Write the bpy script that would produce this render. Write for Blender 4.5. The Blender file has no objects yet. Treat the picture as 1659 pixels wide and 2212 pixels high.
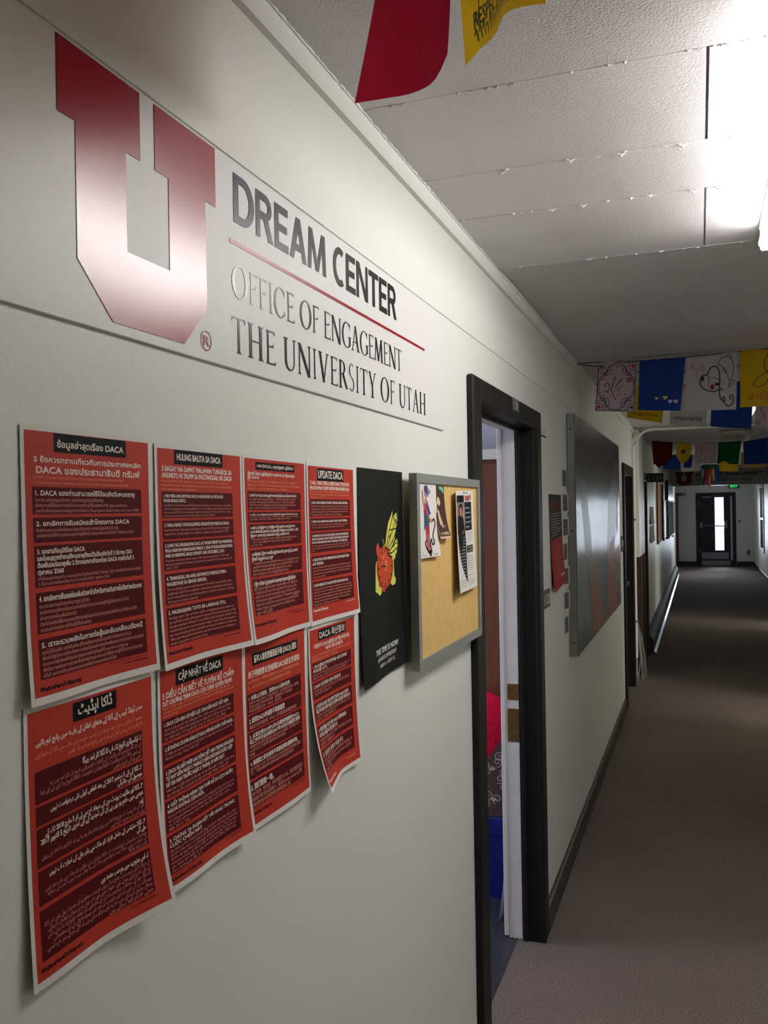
import bpy, math, random
from math import sin, cos, pi, radians
from mathutils import Vector, Matrix
from mathutils.geometry import tessellate_polygon

SC = bpy.context.scene
COL = SC.collection
random.seed(7)

# ------------------------------------------------------------------ camera, world, exposure
cd = bpy.data.cameras.new('camera')
camera = bpy.data.objects.new('camera', cd)
COL.objects.link(camera)
right = Vector((0.939987, 0.340791, -0.016917))
up = Vector((0.015511, 0.006851, 0.999856))
back = Vector((0.340858, -0.940114, 0.001154))
camera.matrix_world = Matrix(((right.x, up.x, back.x, 0.622), (right.y, up.y, back.y, 0.0),
                              (right.z, up.z, back.z, 1.735), (0, 0, 0, 1)))
cd.sensor_fit = 'VERTICAL'
cd.sensor_height = 36.0
cd.lens = 36.0 * 1880 / 2212
cd.clip_start = 0.02
cd.clip_end = 200
SC.camera = camera

world = bpy.data.worlds.new('daylight')
SC.world = world
world.use_nodes = True
world.node_tree.nodes['Background'].inputs[0].default_value = (0.80, 0.90, 1.0, 1)
world.node_tree.nodes['Background'].inputs[1].default_value = 1.8

SC.view_settings.view_transform = 'Standard'
SC.view_settings.look = 'None'
SC.view_settings.gamma = 1.0
SC.view_settings.use_curve_mapping = False
SC.view_settings.exposure = 0.0

TUBE_NEAR = 40.0     # emission of the lit fluorescent tubes beside the camera
TUBE_FAR = 3.0      # the dimmer fixture behind the flags
def area(name, loc, aim, sx, sy, power, color):
    ld = bpy.data.lights.new(name, 'AREA')
    ld.shape = 'RECTANGLE'; ld.size = sx; ld.size_y = sy; ld.energy = power; ld.color = color
    o = bpy.data.objects.new(name, ld); COL.objects.link(o)
    o.location = loc
    o.rotation_euler = (Vector(aim) - Vector(loc)).to_track_quat('-Z', 'Z').to_euler()
    return o
SKY = (0.80, 0.89, 1.0)
area('daylight_office_window', (-3.25, 2.6, 1.55), (0, 2.9, 1.5), 1.7, 1.3, 56, (0.88, 0.89, 1.0))
area('daylight_side_room', (4.95, 6.0, 1.5), (2.05, 7.4, 1.3), 1.5, 1.4, 120, (1.0, 0.95, 0.86))
area('daylight_second_side_room', (4.95, 12.5, 1.5), (2.05, 13.6, 1.3), 1.5, 1.4, 60, (1.0, 0.95, 0.86))
area('daylight_corridor_window', (2.5, 22.95, 1.55), (0.0, 23.6, 1.2), 1.0, 1.7, 40, (0.86, 0.90, 1.0))
area('daylight_end_door', (1.15, 27.3, 1.3), (1.0, 22.0, 0.3), 0.4, 1.7, 110, SKY)

# ------------------------------------------------------------------ materials
def lin(c):
    r = []
    for x in c[:3]:
        x = x / 255.0
        r.append(x / 12.92 if x <= 0.04045 else ((x + 0.055) / 1.055) ** 2.4)
    return r
MATS = {}
def M(name, rgb, rough=0.6, spec=0.5, metal=0.0, noise=0.05, nscale=12.0, bump=0.0, bscale=60.0,
      coat=0.0, emit=0.0, trans=0.0, bdist=0.002, aniso=0.0):
    if name in MATS: return MATS[name]
    m = bpy.data.materials.new(name); m.use_nodes = True
    nt = m.node_tree; N = nt.nodes; L = nt.links
    b = N['Principled BSDF']
    c = lin(rgb)
    tc = N.new('ShaderNodeTexCoord')
    nz = N.new('ShaderNodeTexNoise'); nz.inputs['Scale'].default_value = nscale; nz.inputs['Detail'].default_value = 4
    L.new(tc.outputs['Object'], nz.inputs['Vector'])
    rp = N.new('ShaderNodeValToRGB')
    rp.color_ramp.elements[0].position = 0.3; rp.color_ramp.elements[1].position = 0.7
    rp.color_ramp.elements[0].color = (*[max(0, x * (1 - noise)) for x in c], 1)
    rp.color_ramp.elements[1].color = (*[min(1, x * (1 + noise)) for x in c], 1)
    L.new(nz.outputs['Fac'], rp.inputs['Fac'])
    L.new(rp.outputs['Color'], b.inputs['Base Color'])
    b.inputs['Roughness'].default_value = rough
    b.inputs['Specular IOR Level'].default_value = spec
    b.inputs['Metallic'].default_value = metal
    b.inputs['Coat Weight'].default_value = coat
    if aniso: b.inputs['Anisotropic'].default_value = aniso
    if emit:
        b.inputs['Emission Color'].default_value = (*c, 1); b.inputs['Emission Strength'].default_value = emit
    if bump:
        nb = N.new('ShaderNodeTexNoise'); nb.inputs['Scale'].default_value = bscale; nb.inputs['Detail'].default_value = 3
        L.new(tc.outputs['Object'], nb.inputs['Vector'])
        bp = N.new('ShaderNodeBump'); bp.inputs['Strength'].default_value = bump; bp.inputs['Distance'].default_value = bdist
        L.new(nb.outputs['Fac'], bp.inputs['Height']); L.new(bp.outputs['Normal'], b.inputs['Normal'])
    if trans:
        tl = N.new('ShaderNodeBsdfTranslucent'); L.new(rp.outputs['Color'], tl.inputs['Color'])
        mx = N.new('ShaderNodeMixShader'); mx.inputs[0].default_value = trans
        out = N['Material Output']
        L.new(b.outputs[0], mx.inputs[1]); L.new(tl.outputs[0], mx.inputs[2]); L.new(mx.outputs[0], out.inputs['Surface'])
    MATS[name] = m
    return m

def carpet_material():
    m = M('carpet', (136, 126, 121), rough=0.95, spec=0.1, noise=0.10, nscale=1.2, bump=0.9, bscale=230, bdist=0.005)
    nt = m.node_tree; N = nt.nodes; L = nt.links; b = N['Principled BSDF']
    tc = [n for n in N if n.type == 'TEX_COORD'][0]
    v = N.new('ShaderNodeTexNoise'); v.inputs['Scale'].default_value = 250; v.inputs['Detail'].default_value = 2
    L.new(tc.outputs['Object'], v.inputs['Vector'])
    r = N.new('ShaderNodeValToRGB')
    r.color_ramp.elements[0].position = 0.38; r.color_ramp.elements[1].position = 0.62
    r.color_ramp.elements[0].color = (0.50, 0.47, 0.46, 1); r.color_ramp.elements[1].color = (1.4, 1.36, 1.36, 1)
    L.new(v.outputs['Fac'], r.inputs['Fac'])
    mx = N.new('ShaderNodeMixRGB'); mx.blend_type = 'MULTIPLY'; mx.inputs[0].default_value = 1
    old = b.inputs['Base Color'].links[0].from_socket
    L.new(old, mx.inputs[1]); L.new(r.outputs['Color'], mx.inputs[2]); L.new(mx.outputs[0], b.inputs['Base Color'])
    return m
def wood_material(name, a, c, axis='Z', scale=5.0, rough=0.45):
    m = M(name, a, rough=rough)
    nt = m.node_tree; N = nt.nodes; L = nt.links; b = N['Principled BSDF']
    tc = [n for n in N if n.type == 'TEX_COORD'][0]
    mp = N.new('ShaderNodeMapping')
    mp.inputs['Scale'].default_value = (9, 9, 0.5) if axis == 'Z' else (9, 0.5, 9)
    L.new(tc.outputs['Object'], mp.inputs['Vector'])
    w = N.new('ShaderNodeTexWave'); w.inputs['Scale'].default_value = scale; w.inputs['Distortion'].default_value = 9
    w.inputs['Detail'].default_value = 3; w.inputs['Detail Scale'].default_value = 1.5
    L.new(mp.outputs[0], w.inputs['Vector'])
    r = N.new('ShaderNodeValToRGB')
    r.color_ramp.elements[0].color = (*lin(c), 1); r.color_ramp.elements[1].color = (*lin(a), 1)
    L.new(w.outputs['Fac'], r.inputs['Fac']); L.new(r.outputs[0], b.inputs['Base Color'])
    return m
def glass_material():
    m = bpy.data.materials.new('window_glass'); m.use_nodes = True
    nt = m.node_tree; N = nt.nodes; L = nt.links
    N.remove(N['Principled BSDF'])
    t = N.new('ShaderNodeBsdfTransparent'); g = N.new('ShaderNodeBsdfGlossy'); g.inputs['Roughness'].default_value = 0.03
    lw = N.new('ShaderNodeLayerWeight'); lw.inputs[0].default_value = 0.25
    mx = N.new('ShaderNodeMixShader')
    L.new(lw.outputs['Fresnel'], mx.inputs[0]); L.new(t.outputs[0], mx.inputs[1]); L.new(g.outputs[0], mx.inputs[2])
    L.new(mx.outputs[0], N['Material Output'].inputs['Surface'])
    return m

WALL = M('painted_wall', (232, 233, 226), rough=0.42, spec=0.45, noise=0.015, nscale=2.5, bump=0.22, bscale=110, bdist=0.0015)
PAINT = M('smooth_painted_trim', (230, 230, 224), rough=0.4, noise=0.02, nscale=4, bump=0.1, bscale=25)
CEIL = M('painted_ceiling_panel', (210, 206, 206), rough=0.65, spec=0.3, noise=0.03, nscale=5, bump=0.5, bscale=210, bdist=0.0025)
CARPET = carpet_material()
BLACKTRIM = M('black_painted_trim', (30, 29, 26), rough=0.5, spec=0.2, noise=0.12, nscale=14, bump=0.12, bscale=30)
BASE = M('brown_black_rubber_base', (58, 53, 47), rough=0.4, noise=0.08)
WHITEJAMB = M('chipped_white_paint', (226, 224, 226), rough=0.5, noise=0.03, nscale=9, bump=0.3, bscale=20)
LAV = M('lavender_grey_paint', (196, 196, 214), rough=0.6, noise=0.02)
WOOD = wood_material('wood_grain_panel', (134, 80, 56), (104, 58, 40))
DARKWOOD = wood_material('dark_brown_door_wood', (74, 44, 33), (54, 31, 24))
VINYLFLOOR = wood_material('dark_vinyl_plank', (74, 76, 84), (50, 51, 58), axis='Y', scale=3, rough=0.35)
BRASS = M('worn_dark_brass', (136, 108, 62), rough=0.4, metal=0.8, noise=0.3, nscale=60)
HOLE = M('dark_recess', (12, 12, 11), rough=0.9, spec=0.1)
STEEL = M('brushed_steel', (150, 150, 150), rough=0.35, metal=0.9, noise=0.05)
ALU = M('dull_aluminium_frame', (140, 142, 138), rough=0.45, metal=0.25, noise=0.05, nscale=30)
CORK = M('tan_cork', (214, 178, 112), rough=0.85, spec=0.2, noise=0.07, nscale=45, bump=0.3, bscale=180, bdist=0.001)
BOARD = M('satin_white_sign_panel', (232, 231, 227), rough=0.40, spec=0.45, noise=0.01, nscale=2)
VRED = M('glossy_crimson_vinyl', (156, 16, 32), rough=0.25, spec=0.7, noise=0.02, bump=0.05, bscale=40, bdist=0.0006)
VBLACK = M('glossy_black_vinyl', (22, 21, 23), rough=0.25, spec=0.7, noise=0.02, bump=0.05, bscale=40, bdist=0.0006)
PAPER = M('white_printer_paper', (232, 228, 220), rough=0.7, spec=0.3, noise=0.01)
PRED = M('red_orange_print', (180, 53, 36), rough=0.6, spec=0.2, noise=0.07, nscale=7)
PDARK = M('dark_red_print', (84, 14, 19), rough=0.65, spec=0.12, noise=0.06, nscale=9)
PBLACK = M('black_print', (14, 13, 14), rough=0.6, spec=0.12)
PWHITE = M('white_print', (246, 232, 218), rough=0.6, spec=.2)
PSALMON = M('salmon_print', (214, 132, 112), rough=0.6)
PORANGE = M('pale_orange_print', (236, 138, 98), rough=0.6)
GLASS = glass_material()
TUBE = M('lit_fluorescent_tube', (255, 252, 250), emit=TUBE_NEAR)
TUBE2 = M('dim_fluorescent_tube', (255, 246, 236), emit=TUBE_FAR)
FIXWHITE = M('white_enamel', (228, 228, 228), rough=0.35)
STRING = M('dark_cord', (46, 42, 42), rough=0.9)
SIGNBLACK = M('black_sign_plastic', (22, 23, 24), rough=0.4)
SIGNGREY = M('grey_sign_lettering', (118, 120, 124), rough=0.5)
SIGNWHITE = M('white_sign_lettering', (222, 222, 220), rough=0.5)

# ------------------------------------------------------------------ mesh helpers
class MB:
    def __init__(s): s.v = []; s.f = []; s.m = []
    def add(s, vs, fs, mi=0):
        o = len(s.v); s.v += [tuple(p) for p in vs]
        for f in fs: s.f.append(tuple(i + o for i in f)); s.m.append(mi)
        return s
    def box(s, x0, x1, y0, y1, z0, z1, mi=0):
        vs = [(x, y, z) for z in (z0, z1) for y in (y0, y1) for x in (x0, x1)]
        return s.add(vs, [(0, 2, 3, 1), (4, 5, 7, 6), (0, 1, 5, 4), (2, 6, 7, 3), (0, 4, 6, 2), (1, 3, 7, 5)], mi)
    def bbox(s, x0, x1, y0, y1, z0, z1, b=0.004, mi=0):
        """box whose edges are chamfered"""
        b = min(b, (x1 - x0) * .45, (y1 - y0) * .45, (z1 - z0) * .45)
        vs = []; idx = {}
        X = (x0, x1); Y = (y0, y1); Z = (z0, z1)
        for i in (0, 1):
            for j in (0, 1):
                for k in (0, 1):
                    sx = 1 - 2 * i; sy = 1 - 2 * j; sz = 1 - 2 * k
                    for a in range(3):
                        p = [X[i] + sx * b, Y[j] + sy * b, Z[k] + sz * b]
                        p[a] = (X[i], Y[j], Z[k])[a]
                        idx[(i, j, k, a)] = len(vs); vs.append(p)
        fs = []
        for a in range(3):
            o = [q for q in range(3) if q != a]
            for e in (0, 1):
                loop = []
                for (p, q) in ((0, 0), (1, 0), (1, 1), (0, 1)):
                    t = [0, 0, 0]; t[a] = e; t[o[0]] = p; t[o[1]] = q
                    loop.append(idx[(*t, a)])
                fs.append(loop)
        for a in range(3):            # edges along axis a
            o = [q for q in range(3) if q != a]
            for p in (0, 1):
                for q in (0, 1):
                    t0 = [0, 0, 0]; t0[o[0]] = p; t0[o[1]] = q
                    t1 = list(t0); t1[a] = 1
                    fs.append([idx[(*t0, o[0])], idx[(*t0, o[1])], idx[(*t1, o[1])], idx[(*t1, o[0])]])
        for i in (0, 1):
            for j in (0, 1):
                for k in (0, 1):
                    fs.append([idx[(i, j, k, a)] for a in range(3)])
        return s.add(vs, fs, mi)
    def tube(s, pts, r, n=8, mi=0, cap=True):
        pts = [Vector(p) for p in pts]; rings = []
        for i, p in enumerate(pts):
            d = (pts[min(i + 1, len(pts) - 1)] - pts[max(i - 1, 0)]).normalized()
            a = Vector((0, 0, 1)) if abs(d.z) < 0.9 else Vector((1, 0, 0))
            u = d.cross(a).normalized(); w = d.cross(u)
            rr = r[i] if isinstance(r, (list, tuple)) else r
            rings.append([p + (u * cos(2 * pi * k / n) + w * sin(2 * pi * k / n)) * rr for k in range(n)])
        vs = [q for g in rings for q in g]; fs = []
        for i in range(len(pts) - 1):
            for k in range(n):
                k2 = (k + 1) % n
                fs.append((i * n + k, i * n + k2, (i + 1) * n + k2, (i + 1) * n + k))
        if cap: fs += [tuple(range(n)), tuple(range((len(pts) - 1) * n, len(pts) * n))]
        return s.add(vs, fs, mi)
    def extrude(s, pts, axis, a, b, mi=0):
        """convex/concave outline (2-D list) extruded between a and b along axis 'x'|'y'|'z'"""
        def P(p, t):
            return {'x': (t, p[0], p[1]), 'y': (p[0], t, p[1]), 'z': (p[0], p[1], t)}[axis]
        n = len(pts)
        vs = [P(p, a) for p in pts] + [P(p, b) for p in pts]
        fs = [(i, (i + 1) % n, n + (i + 1) % n, n + i) for i in range(n)]
        tri = tessellate_polygon([[Vector((p[0], p[1], 0)) for p in pts]])
        for t in tri: fs.append(tuple(t)); fs.append(tuple(n + i for i in reversed(t)))
        return s.add(vs, fs, mi)
    def build(s, name, mats, parent=None, smooth=False, origin=None):
        me = bpy.data.meshes.new(name)
        vs = s.v
        if origin is not None:
            ox, oy, oz = origin
            vs = [(x - ox, y - oy, z - oz) for x, y, z in vs]
        me.from_pydata(vs, [], s.f)
        if not isinstance(mats, (list, tuple)): mats = [mats]
        for m in mats: me.materials.append(m)
        me.polygons.foreach_set('material_index', s.m)
        if smooth: me.polygons.foreach_set('use_smooth', [True] * len(me.polygons))
        me.validate(); me.update()
        o = bpy.data.objects.new(name, me); COL.objects.link(o)
        if origin is not None: o.location = origin
        if parent is not None:
            o.parent = parent
            o.location = Vector(o.location) - Vector(parent.location)
        return o
def fixn(o):
    import bmesh
    bm = bmesh.new(); bm.from_mesh(o.data); bmesh.ops.recalc_face_normals(bm, faces=bm.faces); bm.to_mesh(o.data); bm.free()
    return o
def tag(o, label, cat, group=None, kind=None):
    o['label'] = label; o['category'] = cat
    if group: o['group'] = group
    if kind: o['kind'] = kind
    return o
def thing(name, loc, label, cat, group=None):
    o = bpy.data.objects.new(name, None); COL.objects.link(o); o.location = loc; o.empty_display_size = 0.05
    return tag(o, label, cat, group)
def struct(o, label=None, cat=None):
    o['kind'] = 'structure'
    if label: o['label'] = label; o['category'] = cat or 'structure'
    return o
def sempty(name, loc, label, cat):
    o = bpy.data.objects.new(name, None); COL.objects.link(o); o.location = loc; o.empty_display_size = 0.05
    return struct(o, label, cat)

# ------------------------------------------------------------------ lettering
_tc = {}
def text2d(s, res=2):
    """flat outline of a string: (verts, faces, xmin, xmax) at 1 unit em"""
    k = (s, res)
    if k in _tc: return _tc[k]
    c = bpy.data.curves.new('lettering', 'FONT'); c.body = s; c.resolution_u = res
    o = bpy.data.objects.new('lettering', c)
    me = o.to_mesh()
    vs = [(v.co.x, v.co.y) for v in me.vertices]; fs = [tuple(p.vertices) for p in me.polygons]
    o.to_mesh_clear(); bpy.data.objects.remove(o); bpy.data.curves.remove(c)
    if vs:
        x0 = min(v[0] for v in vs); x1 = max(v[0] for v in vs)
    else: x0, x1 = 0, 1
    _tc[k] = (vs, fs, x0, max(x1, x0 + 1e-4))
    return _tc[k]
FORMS = {}
for ch, cps in {'ا': 'FE8D FE8E', 'آ': 'FE81 FE82', 'ب': 'FE8F FE90 FE91 FE92', 'پ': 'FB56 FB57 FB58 FB59', 'ت': 'FE95 FE96 FE97 FE98',
        'ٹ': 'FB66 FB67 FB68 FB69', 'ث': 'FE99 FE9A FE9B FE9C', 'ج': 'FE9D FE9E FE9F FEA0', 'چ': 'FB7A FB7B FB7C FB7D', 'ح': 'FEA1 FEA2 FEA3 FEA4',
        'خ': 'FEA5 FEA6 FEA7 FEA8', 'د': 'FEA9 FEAA', 'ڈ': 'FB88 FB89', 'ذ': 'FEAB FEAC', 'ر': 'FEAD FEAE', 'ڑ': 'FB8C FB8D', 'ز': 'FEAF FEB0',
        'س': 'FEB1 FEB2 FEB3 FEB4', 'ش': 'FEB5 FEB6 FEB7 FEB8', 'ص': 'FEB9 FEBA FEBB FEBC', 'ض': 'FEBD FEBE FEBF FEC0', 'ط': 'FEC1 FEC2 FEC3 FEC4',
        'ظ': 'FEC5 FEC6 FEC7 FEC8', 'ع': 'FEC9 FECA FECB FECC', 'غ': 'FECD FECE FECF FED0', 'ف': 'FED1 FED2 FED3 FED4', 'ق': 'FED5 FED6 FED7 FED8',
        'ک': 'FB8E FB8F FB90 FB91', 'گ': 'FB92 FB93 FB94 FB95', 'ل': 'FEDD FEDE FEDF FEE0', 'م': 'FEE1 FEE2 FEE3 FEE4', 'ن': 'FEE5 FEE6 FEE7 FEE8',
        'ں': 'FB9E FB9F', 'و': 'FEED FEEE', 'ہ': 'FBA6 FBA7 FBA8 FBA9', 'ھ': 'FBAA FBAB FBAC FBAD', 'ی': 'FBFC FBFD FBFE FBFF', 'ے': 'FBAE FBAF',
        'ئ': 'FE89 FE8A FE8B FE8C'}.items():
    FORMS[ch] = [chr(int(x, 16)) for x in cps.split()]
def urdu(s):
    out = []; n = len(s)
    for i, ch in enumerate(s):
        f = FORMS.get(ch)
        if not f: out.append(ch); continue
        pj = i > 0 and s[i - 1] in FORMS and len(FORMS[s[i - 1]]) == 4
        nj = i < n - 1 and s[i + 1] in FORMS and len(f) == 4
        out.append(f[3] if pj and nj else f[1] if pj else f[2] if nj else f[0])
    toks = []; cur = ''
    for ch in out:
        if ch.isascii() and ch.isalnum(): cur += ch
        else:
            if cur: toks.append(cur); cur = ''
            toks.append(ch)
    if cur: toks.append(cur)
    return ''.join(reversed(toks))

class Sheet:
    """a sheet of paper or cloth: every printed mark is laid on the same curved surface.
    fn(u, v) gives the point; u runs along, v runs down (metres)."""
    def __init__(s, W, H, fn, lift=0.00014, flip=1):
        s.W = W; s.H = H; s.fn = fn; s.mb = MB(); s.lift = lift; s.flip = flip
    def P(s, u, v, k):
        p = Vector(s.fn(u, v))
        if k == 0: return p
        e = 0.002
        du = Vector(s.fn(u + e, v)) - p; dv = Vector(s.fn(u, v + e)) - p
        n = dv.cross(du)
        n.normalize()
        return p + n * (k * s.lift * s.flip)
    def rect(s, u0, v0, u1, v1, mi=0, k=0, step=0.012):
        nu = max(1, math.ceil(abs(u1 - u0) / step)); nv = max(1, math.ceil(abs(v1 - v0) / step))
        vs = [s.P(u0 + (u1 - u0) * i / nu, v0 + (v1 - v0) * j / nv, k) for j in range(nv + 1) for i in range(nu + 1)]
        fs = [(j * (nu + 1) + i, (j + 1) * (nu + 1) + i, (j + 1) * (nu + 1) + i + 1, j * (nu + 1) + i + 1) for j in range(nv) for i in range(nu)]
        s.mb.add(vs, fs, mi)
    def poly(s, pts, mi=0, k=1):
        tri = tessellate_polygon([[Vector((a, b, 0)) for a, b in pts]])
        s.mb.add([s.P(a, b, k) for a, b in pts], [tuple(t) for t in tri], mi)
    def soft(s, ctrl, mi=0, k=1, m=6):
        """filled outline smoothed through its corner points"""
        c = [Vector(p) for p in ctrl]; n = len(c); out = []
        for i in range(n):
            p0, p1, p2, p3 = c[i - 1], c[i], c[(i + 1) % n], c[(i + 2) % n]
            for t in range(m):
                t = t / m
                q = 0.5 * ((2 * p1) + (p2 - p0) * t * .8 + (2 * p0 - 5 * p1 + 4 * p2 - p3) * t * t * .8 + (3 * p1 - p0 - 3 * p2 + p3) * t ** 3 * .8)
                lin_ = p1.lerp(p2, t); out.append(tuple(lin_.lerp(q, .75)))
        s.poly(out, mi, k)
    def disc(s, cu, cv, ru, rv, mi=0, k=1, n=24, rot=0):
        s.poly([(cu + ru * cos(2 * pi * i / n) * cos(rot) - rv * sin(2 * pi * i / n) * sin(rot),
                 cv + ru * cos(2 * pi * i / n) * sin(rot) + rv * sin(2 * pi * i / n) * cos(rot)) for i in range(n)], mi, k)
    def stroke(s, pts, w, mi=0, k=1, close=False):
        pts = [Vector((a, b)) for a, b in pts]
        if close: pts = pts + [pts[0], pts[1]]
        n = len(pts); vs = []
        for i, p in enumerate(pts):
            d = pts[min(i + 1, n - 1)] - pts[max(i - 1, 0)]
            if d.length < 1e-9: d = Vector((1, 0))
            d.normalize(); q = Vector((-d.y, d.x)) * w * .5
            vs += [s.P(*(p + q), k), s.P(*(p - q), k)]
        s.mb.add(vs, [(2 * i, 2 * i + 1, 2 * i + 3, 2 * i + 2) for i in range(n - 1)], mi)
    def curve(s, ctrl, w, mi=0, k=1, close=False, m=7):
        """smooth stroke through control points (Catmull-Rom)"""
        c = [Vector(p) for p in ctrl]; out = []
        n = len(c); rng = range(n if close else n - 1)
        for i in rng:
            p1 = c[i]; p2 = c[(i + 1) % n]
            p0 = c[i - 1] if (i > 0 or close) else p1; p3 = c[(i + 2) % n] if (i + 2 < n or close) else p2
            for t in range(m):
                t = t / m
                out.append(0.5 * ((2 * p1) + (p2 - p0) * t + (2 * p0 - 5 * p1 + 4 * p2 - p3) * t * t + (3 * p1 - p0 - 3 * p2 + p3) * t ** 3))
        out.append(c[0] if close else c[-1])
        s.stroke([tuple(p) for p in out], w, mi, k)
        return [tuple(p) for p in out]
    def text(s, body, u0, u1, v, em, mi=1, k=2, bold=0, res=2, slant=0.0, align=None):
        bars = [i for i, c in enumerate(body) if c == 'Đ']; body = body.replace('Đ', 'D')
        """baseline at v; the line is stretched to fill u0..u1 (or, with align, keeps its width)"""
        vs, fs, x0, x1 = text2d(body, res)
        if not vs: return
        sx = (u1 - u0) / (x1 - x0)
        off = 0.0
        dw = text2d('D', res)
        for i in bars:      # the cross bar of the barred D
            xr = text2d(body[:i + 1], res)[3]; xl = xr - (dw[3] - dw[2])
            a, b = u0 + (xl - .11 - x0) * sx, u0 + (xl + .22 - x0) * sx
            s.poly([(a, v - .39 * em), (b, v - .39 * em), (b, v - .31 * em), (a, v - .31 * em)], mi, k + 1)
        if align:
            w = (x1 - x0) * em
            if w < u1 - u0:
                sx = em
                off = {'l': 0, 'c': (u1 - u0 - w) / 2, 'r': u1 - u0 - w}[align]
        shifts = [(0, 0)] if not bold else [(-bold, -bold), (bold, -bold), (-bold, bold), (bold, bold)]
        for q, (a, b) in enumerate(shifts):
            s.mb.add([s.P(u0 + off + (x - x0) * sx + a * em + y * em * slant, v - y * em + b * em, k + .2 * q) for x, y in vs], fs, mi)
    def build(s, name, mats, parent=None, smooth=True):
        return s.mb.build(name, mats, parent, smooth=False)

def flat_yz(x, y0, z0):          # sheet on a wall that faces +x
    return lambda u, v: (x, y0 + u, z0 - v)

# ------------------------------------------------------------------ the shell
ZC = 2.52
# floor
mb = MB(); mb.box(-0.092, 2.05, -3.2, 29.0, -0.08, 0.0)
struct(mb.build('floor', CARPET), 'brown grey carpet running the length of the corridor', 'floor')
mb = MB(); mb.box(-3.0, -0.092, 1.4, 4.32, -0.08, 0.001)
struct(mb.build('floor_office', VINYLFLOOR), 'dark plank floor of the room behind the open door', 'floor')

# ceiling: staggered panels with ragged joints
mb = MB()
seams = [-3.2, -2.0, -0.8, 0.35, 1.595, 2.30, 2.81, 4.05, 5.3, 6.5, 7.7, 8.9, 10.1, 11.3, 12.5, 13.7, 14.9, 16.1, 17.3, 18.5, 20.3]
for i in range(len(seams) - 1):
    y0, y1 = seams[i] + .0025, seams[i + 1] - .0025
    up_ = 0.004 if i >= 6 else (0.0 if i % 2 else 0.0015)
    cut = 0.648 if i in (4, 6, 8) else (0.648 if i == 5 else (1.4 if i % 2 else 0.648))
    if i == 4: # the joint only runs part of the way
        mb.box(-0.1, 0.6455, y0, 1.994, ZC + .0015, ZC + .06); mb.box(0.6505, 2.2, y0, 1.994, ZC, ZC + .06)
        mb.box(-0.1, 2.2, 1.995, y1, ZC + .0005, ZC + .06)
    else:
        if i == 6:   # a panel given an upward bow so shade begins sharply at its near edge
            for a, b in ((-0.1, 2.2),):
                mb.extrude([(y0, ZC), (y0 + .12, ZC + .010), (y0 + .3, ZC + .019), (y1 - .3, ZC + .016), (y1, ZC + .002), (y1, ZC + .06), (y0, ZC + .06)], 'x', a, b)
            continue
        mb.box(-0.1, cut - .0025, y0, y1, ZC + up_, ZC + .06); mb.box(cut + .0025, 2.2, y0, y1, ZC + up_ + .001, ZC + .06)
mb.box(-0.1, 2.2, -3.2, 2.81, ZC + .009, ZC + .07); mb.box(-0.1, 2.2, 4.05, 20.3, ZC + .012, ZC + .07); mb.box(-0.1, 2.2, 2.8, 4.06, ZC + .055, ZC + .08)
# crumbled paint along the joints
rnd = random.Random(3)
for _ in range(150):
    yy = rnd.choice([1.595, 1.595, 2.30, 1.995, 2.81]); xx = rnd.uniform(0.02, 1.6)
    a = rnd.uniform(.002, .010); b = rnd.uniform(.0015, .004)
    mb.tube([(xx - a, yy + rnd.uniform(-.004, .004), ZC + .001), (xx, yy + rnd.uniform(-.004, .004), ZC - b * .4), (xx + a, yy, ZC + .001)], [b * .4, b, b * .4], 5)
for (xx, yy) in ((0.2, 2.0), (0.36, 1.99), (0.47, 2.0), (0.60, 2.0), (0.70, 1.99), (0.35, 2.3), (0.27, 2.3), (.62, 2.3), (.68, 2.3)):
    mb.tube([(xx - .010, yy, ZC + .001), (xx, yy + .003, ZC - .004), (xx + .012, yy + .002, ZC + .001)], [.002, .004, .0015], 8)
struct(mb.build('ceiling', CEIL), 'off white painted panel ceiling with ragged joints', 'ceiling')
mb = MB(); mb.box(-0.1, 2.2, 20.3, 29.2, 2.62, 2.7)
struct(mb.build('ceiling_far', CEIL), 'ceiling of the far vestibule beyond the lettered beam', 'ceiling')

# left wall, with the openings of three doors
D1 = (2.512, 3.476, 2.070); D2 = (7.80, 8.70, 2.03); D3 = (9.95, 10.55, 2.03)
mb = MB()
def wallrun(y0, y1, z0=0.0): mb.box(-0.125, 0.0, y0, y1, z0, 2.243)
wallrun(-3.2, D1[0]); wallrun(D1[0], D1[1], D1[2]); wallrun(D1[1], D2[0]); wallrun(D2[0], D2[1], D2[2]); wallrun(D2[1], D3[0])
wallrun(D3[0], D3[1], D3[2]); wallrun(D3[1], 29.0)
mb.box(-0.125, 0.003, -3.2, 29.0, 2.2432, 2.62)
struct(mb.build('wall_left', WALL), 'long off white painted wall on the left of the corridor', 'wall')
# crown strip where the wall meets the ceiling
mb = MB(); mb.extrude([(0, 2.470), (0.016, 2.470), (0.016, 2.512), (0.012, 2.516), (0.012, 2.53), (0, 2.53)], 'y', -3.2, 20.3)
rnd = random.Random(5); y = 0.2
while y < 6:
    r_ = rnd.uniform(.0015, .0035); l_ = rnd.uniform(.01, .05)
    mb.tube([(0.014, y, ZC - .001), (0.0155, y + l_ / 2, ZC - .002), (0.014, y + l_, ZC - .001)], [r_ * .5, r_, r_ * .5], 5)
    y += l_ * rnd.uniform(.7, 1.2)
struct(fixn(mb.build('trim_1', PAINT)), 'white crown strip along the top of the left wall', 'trim')
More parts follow.
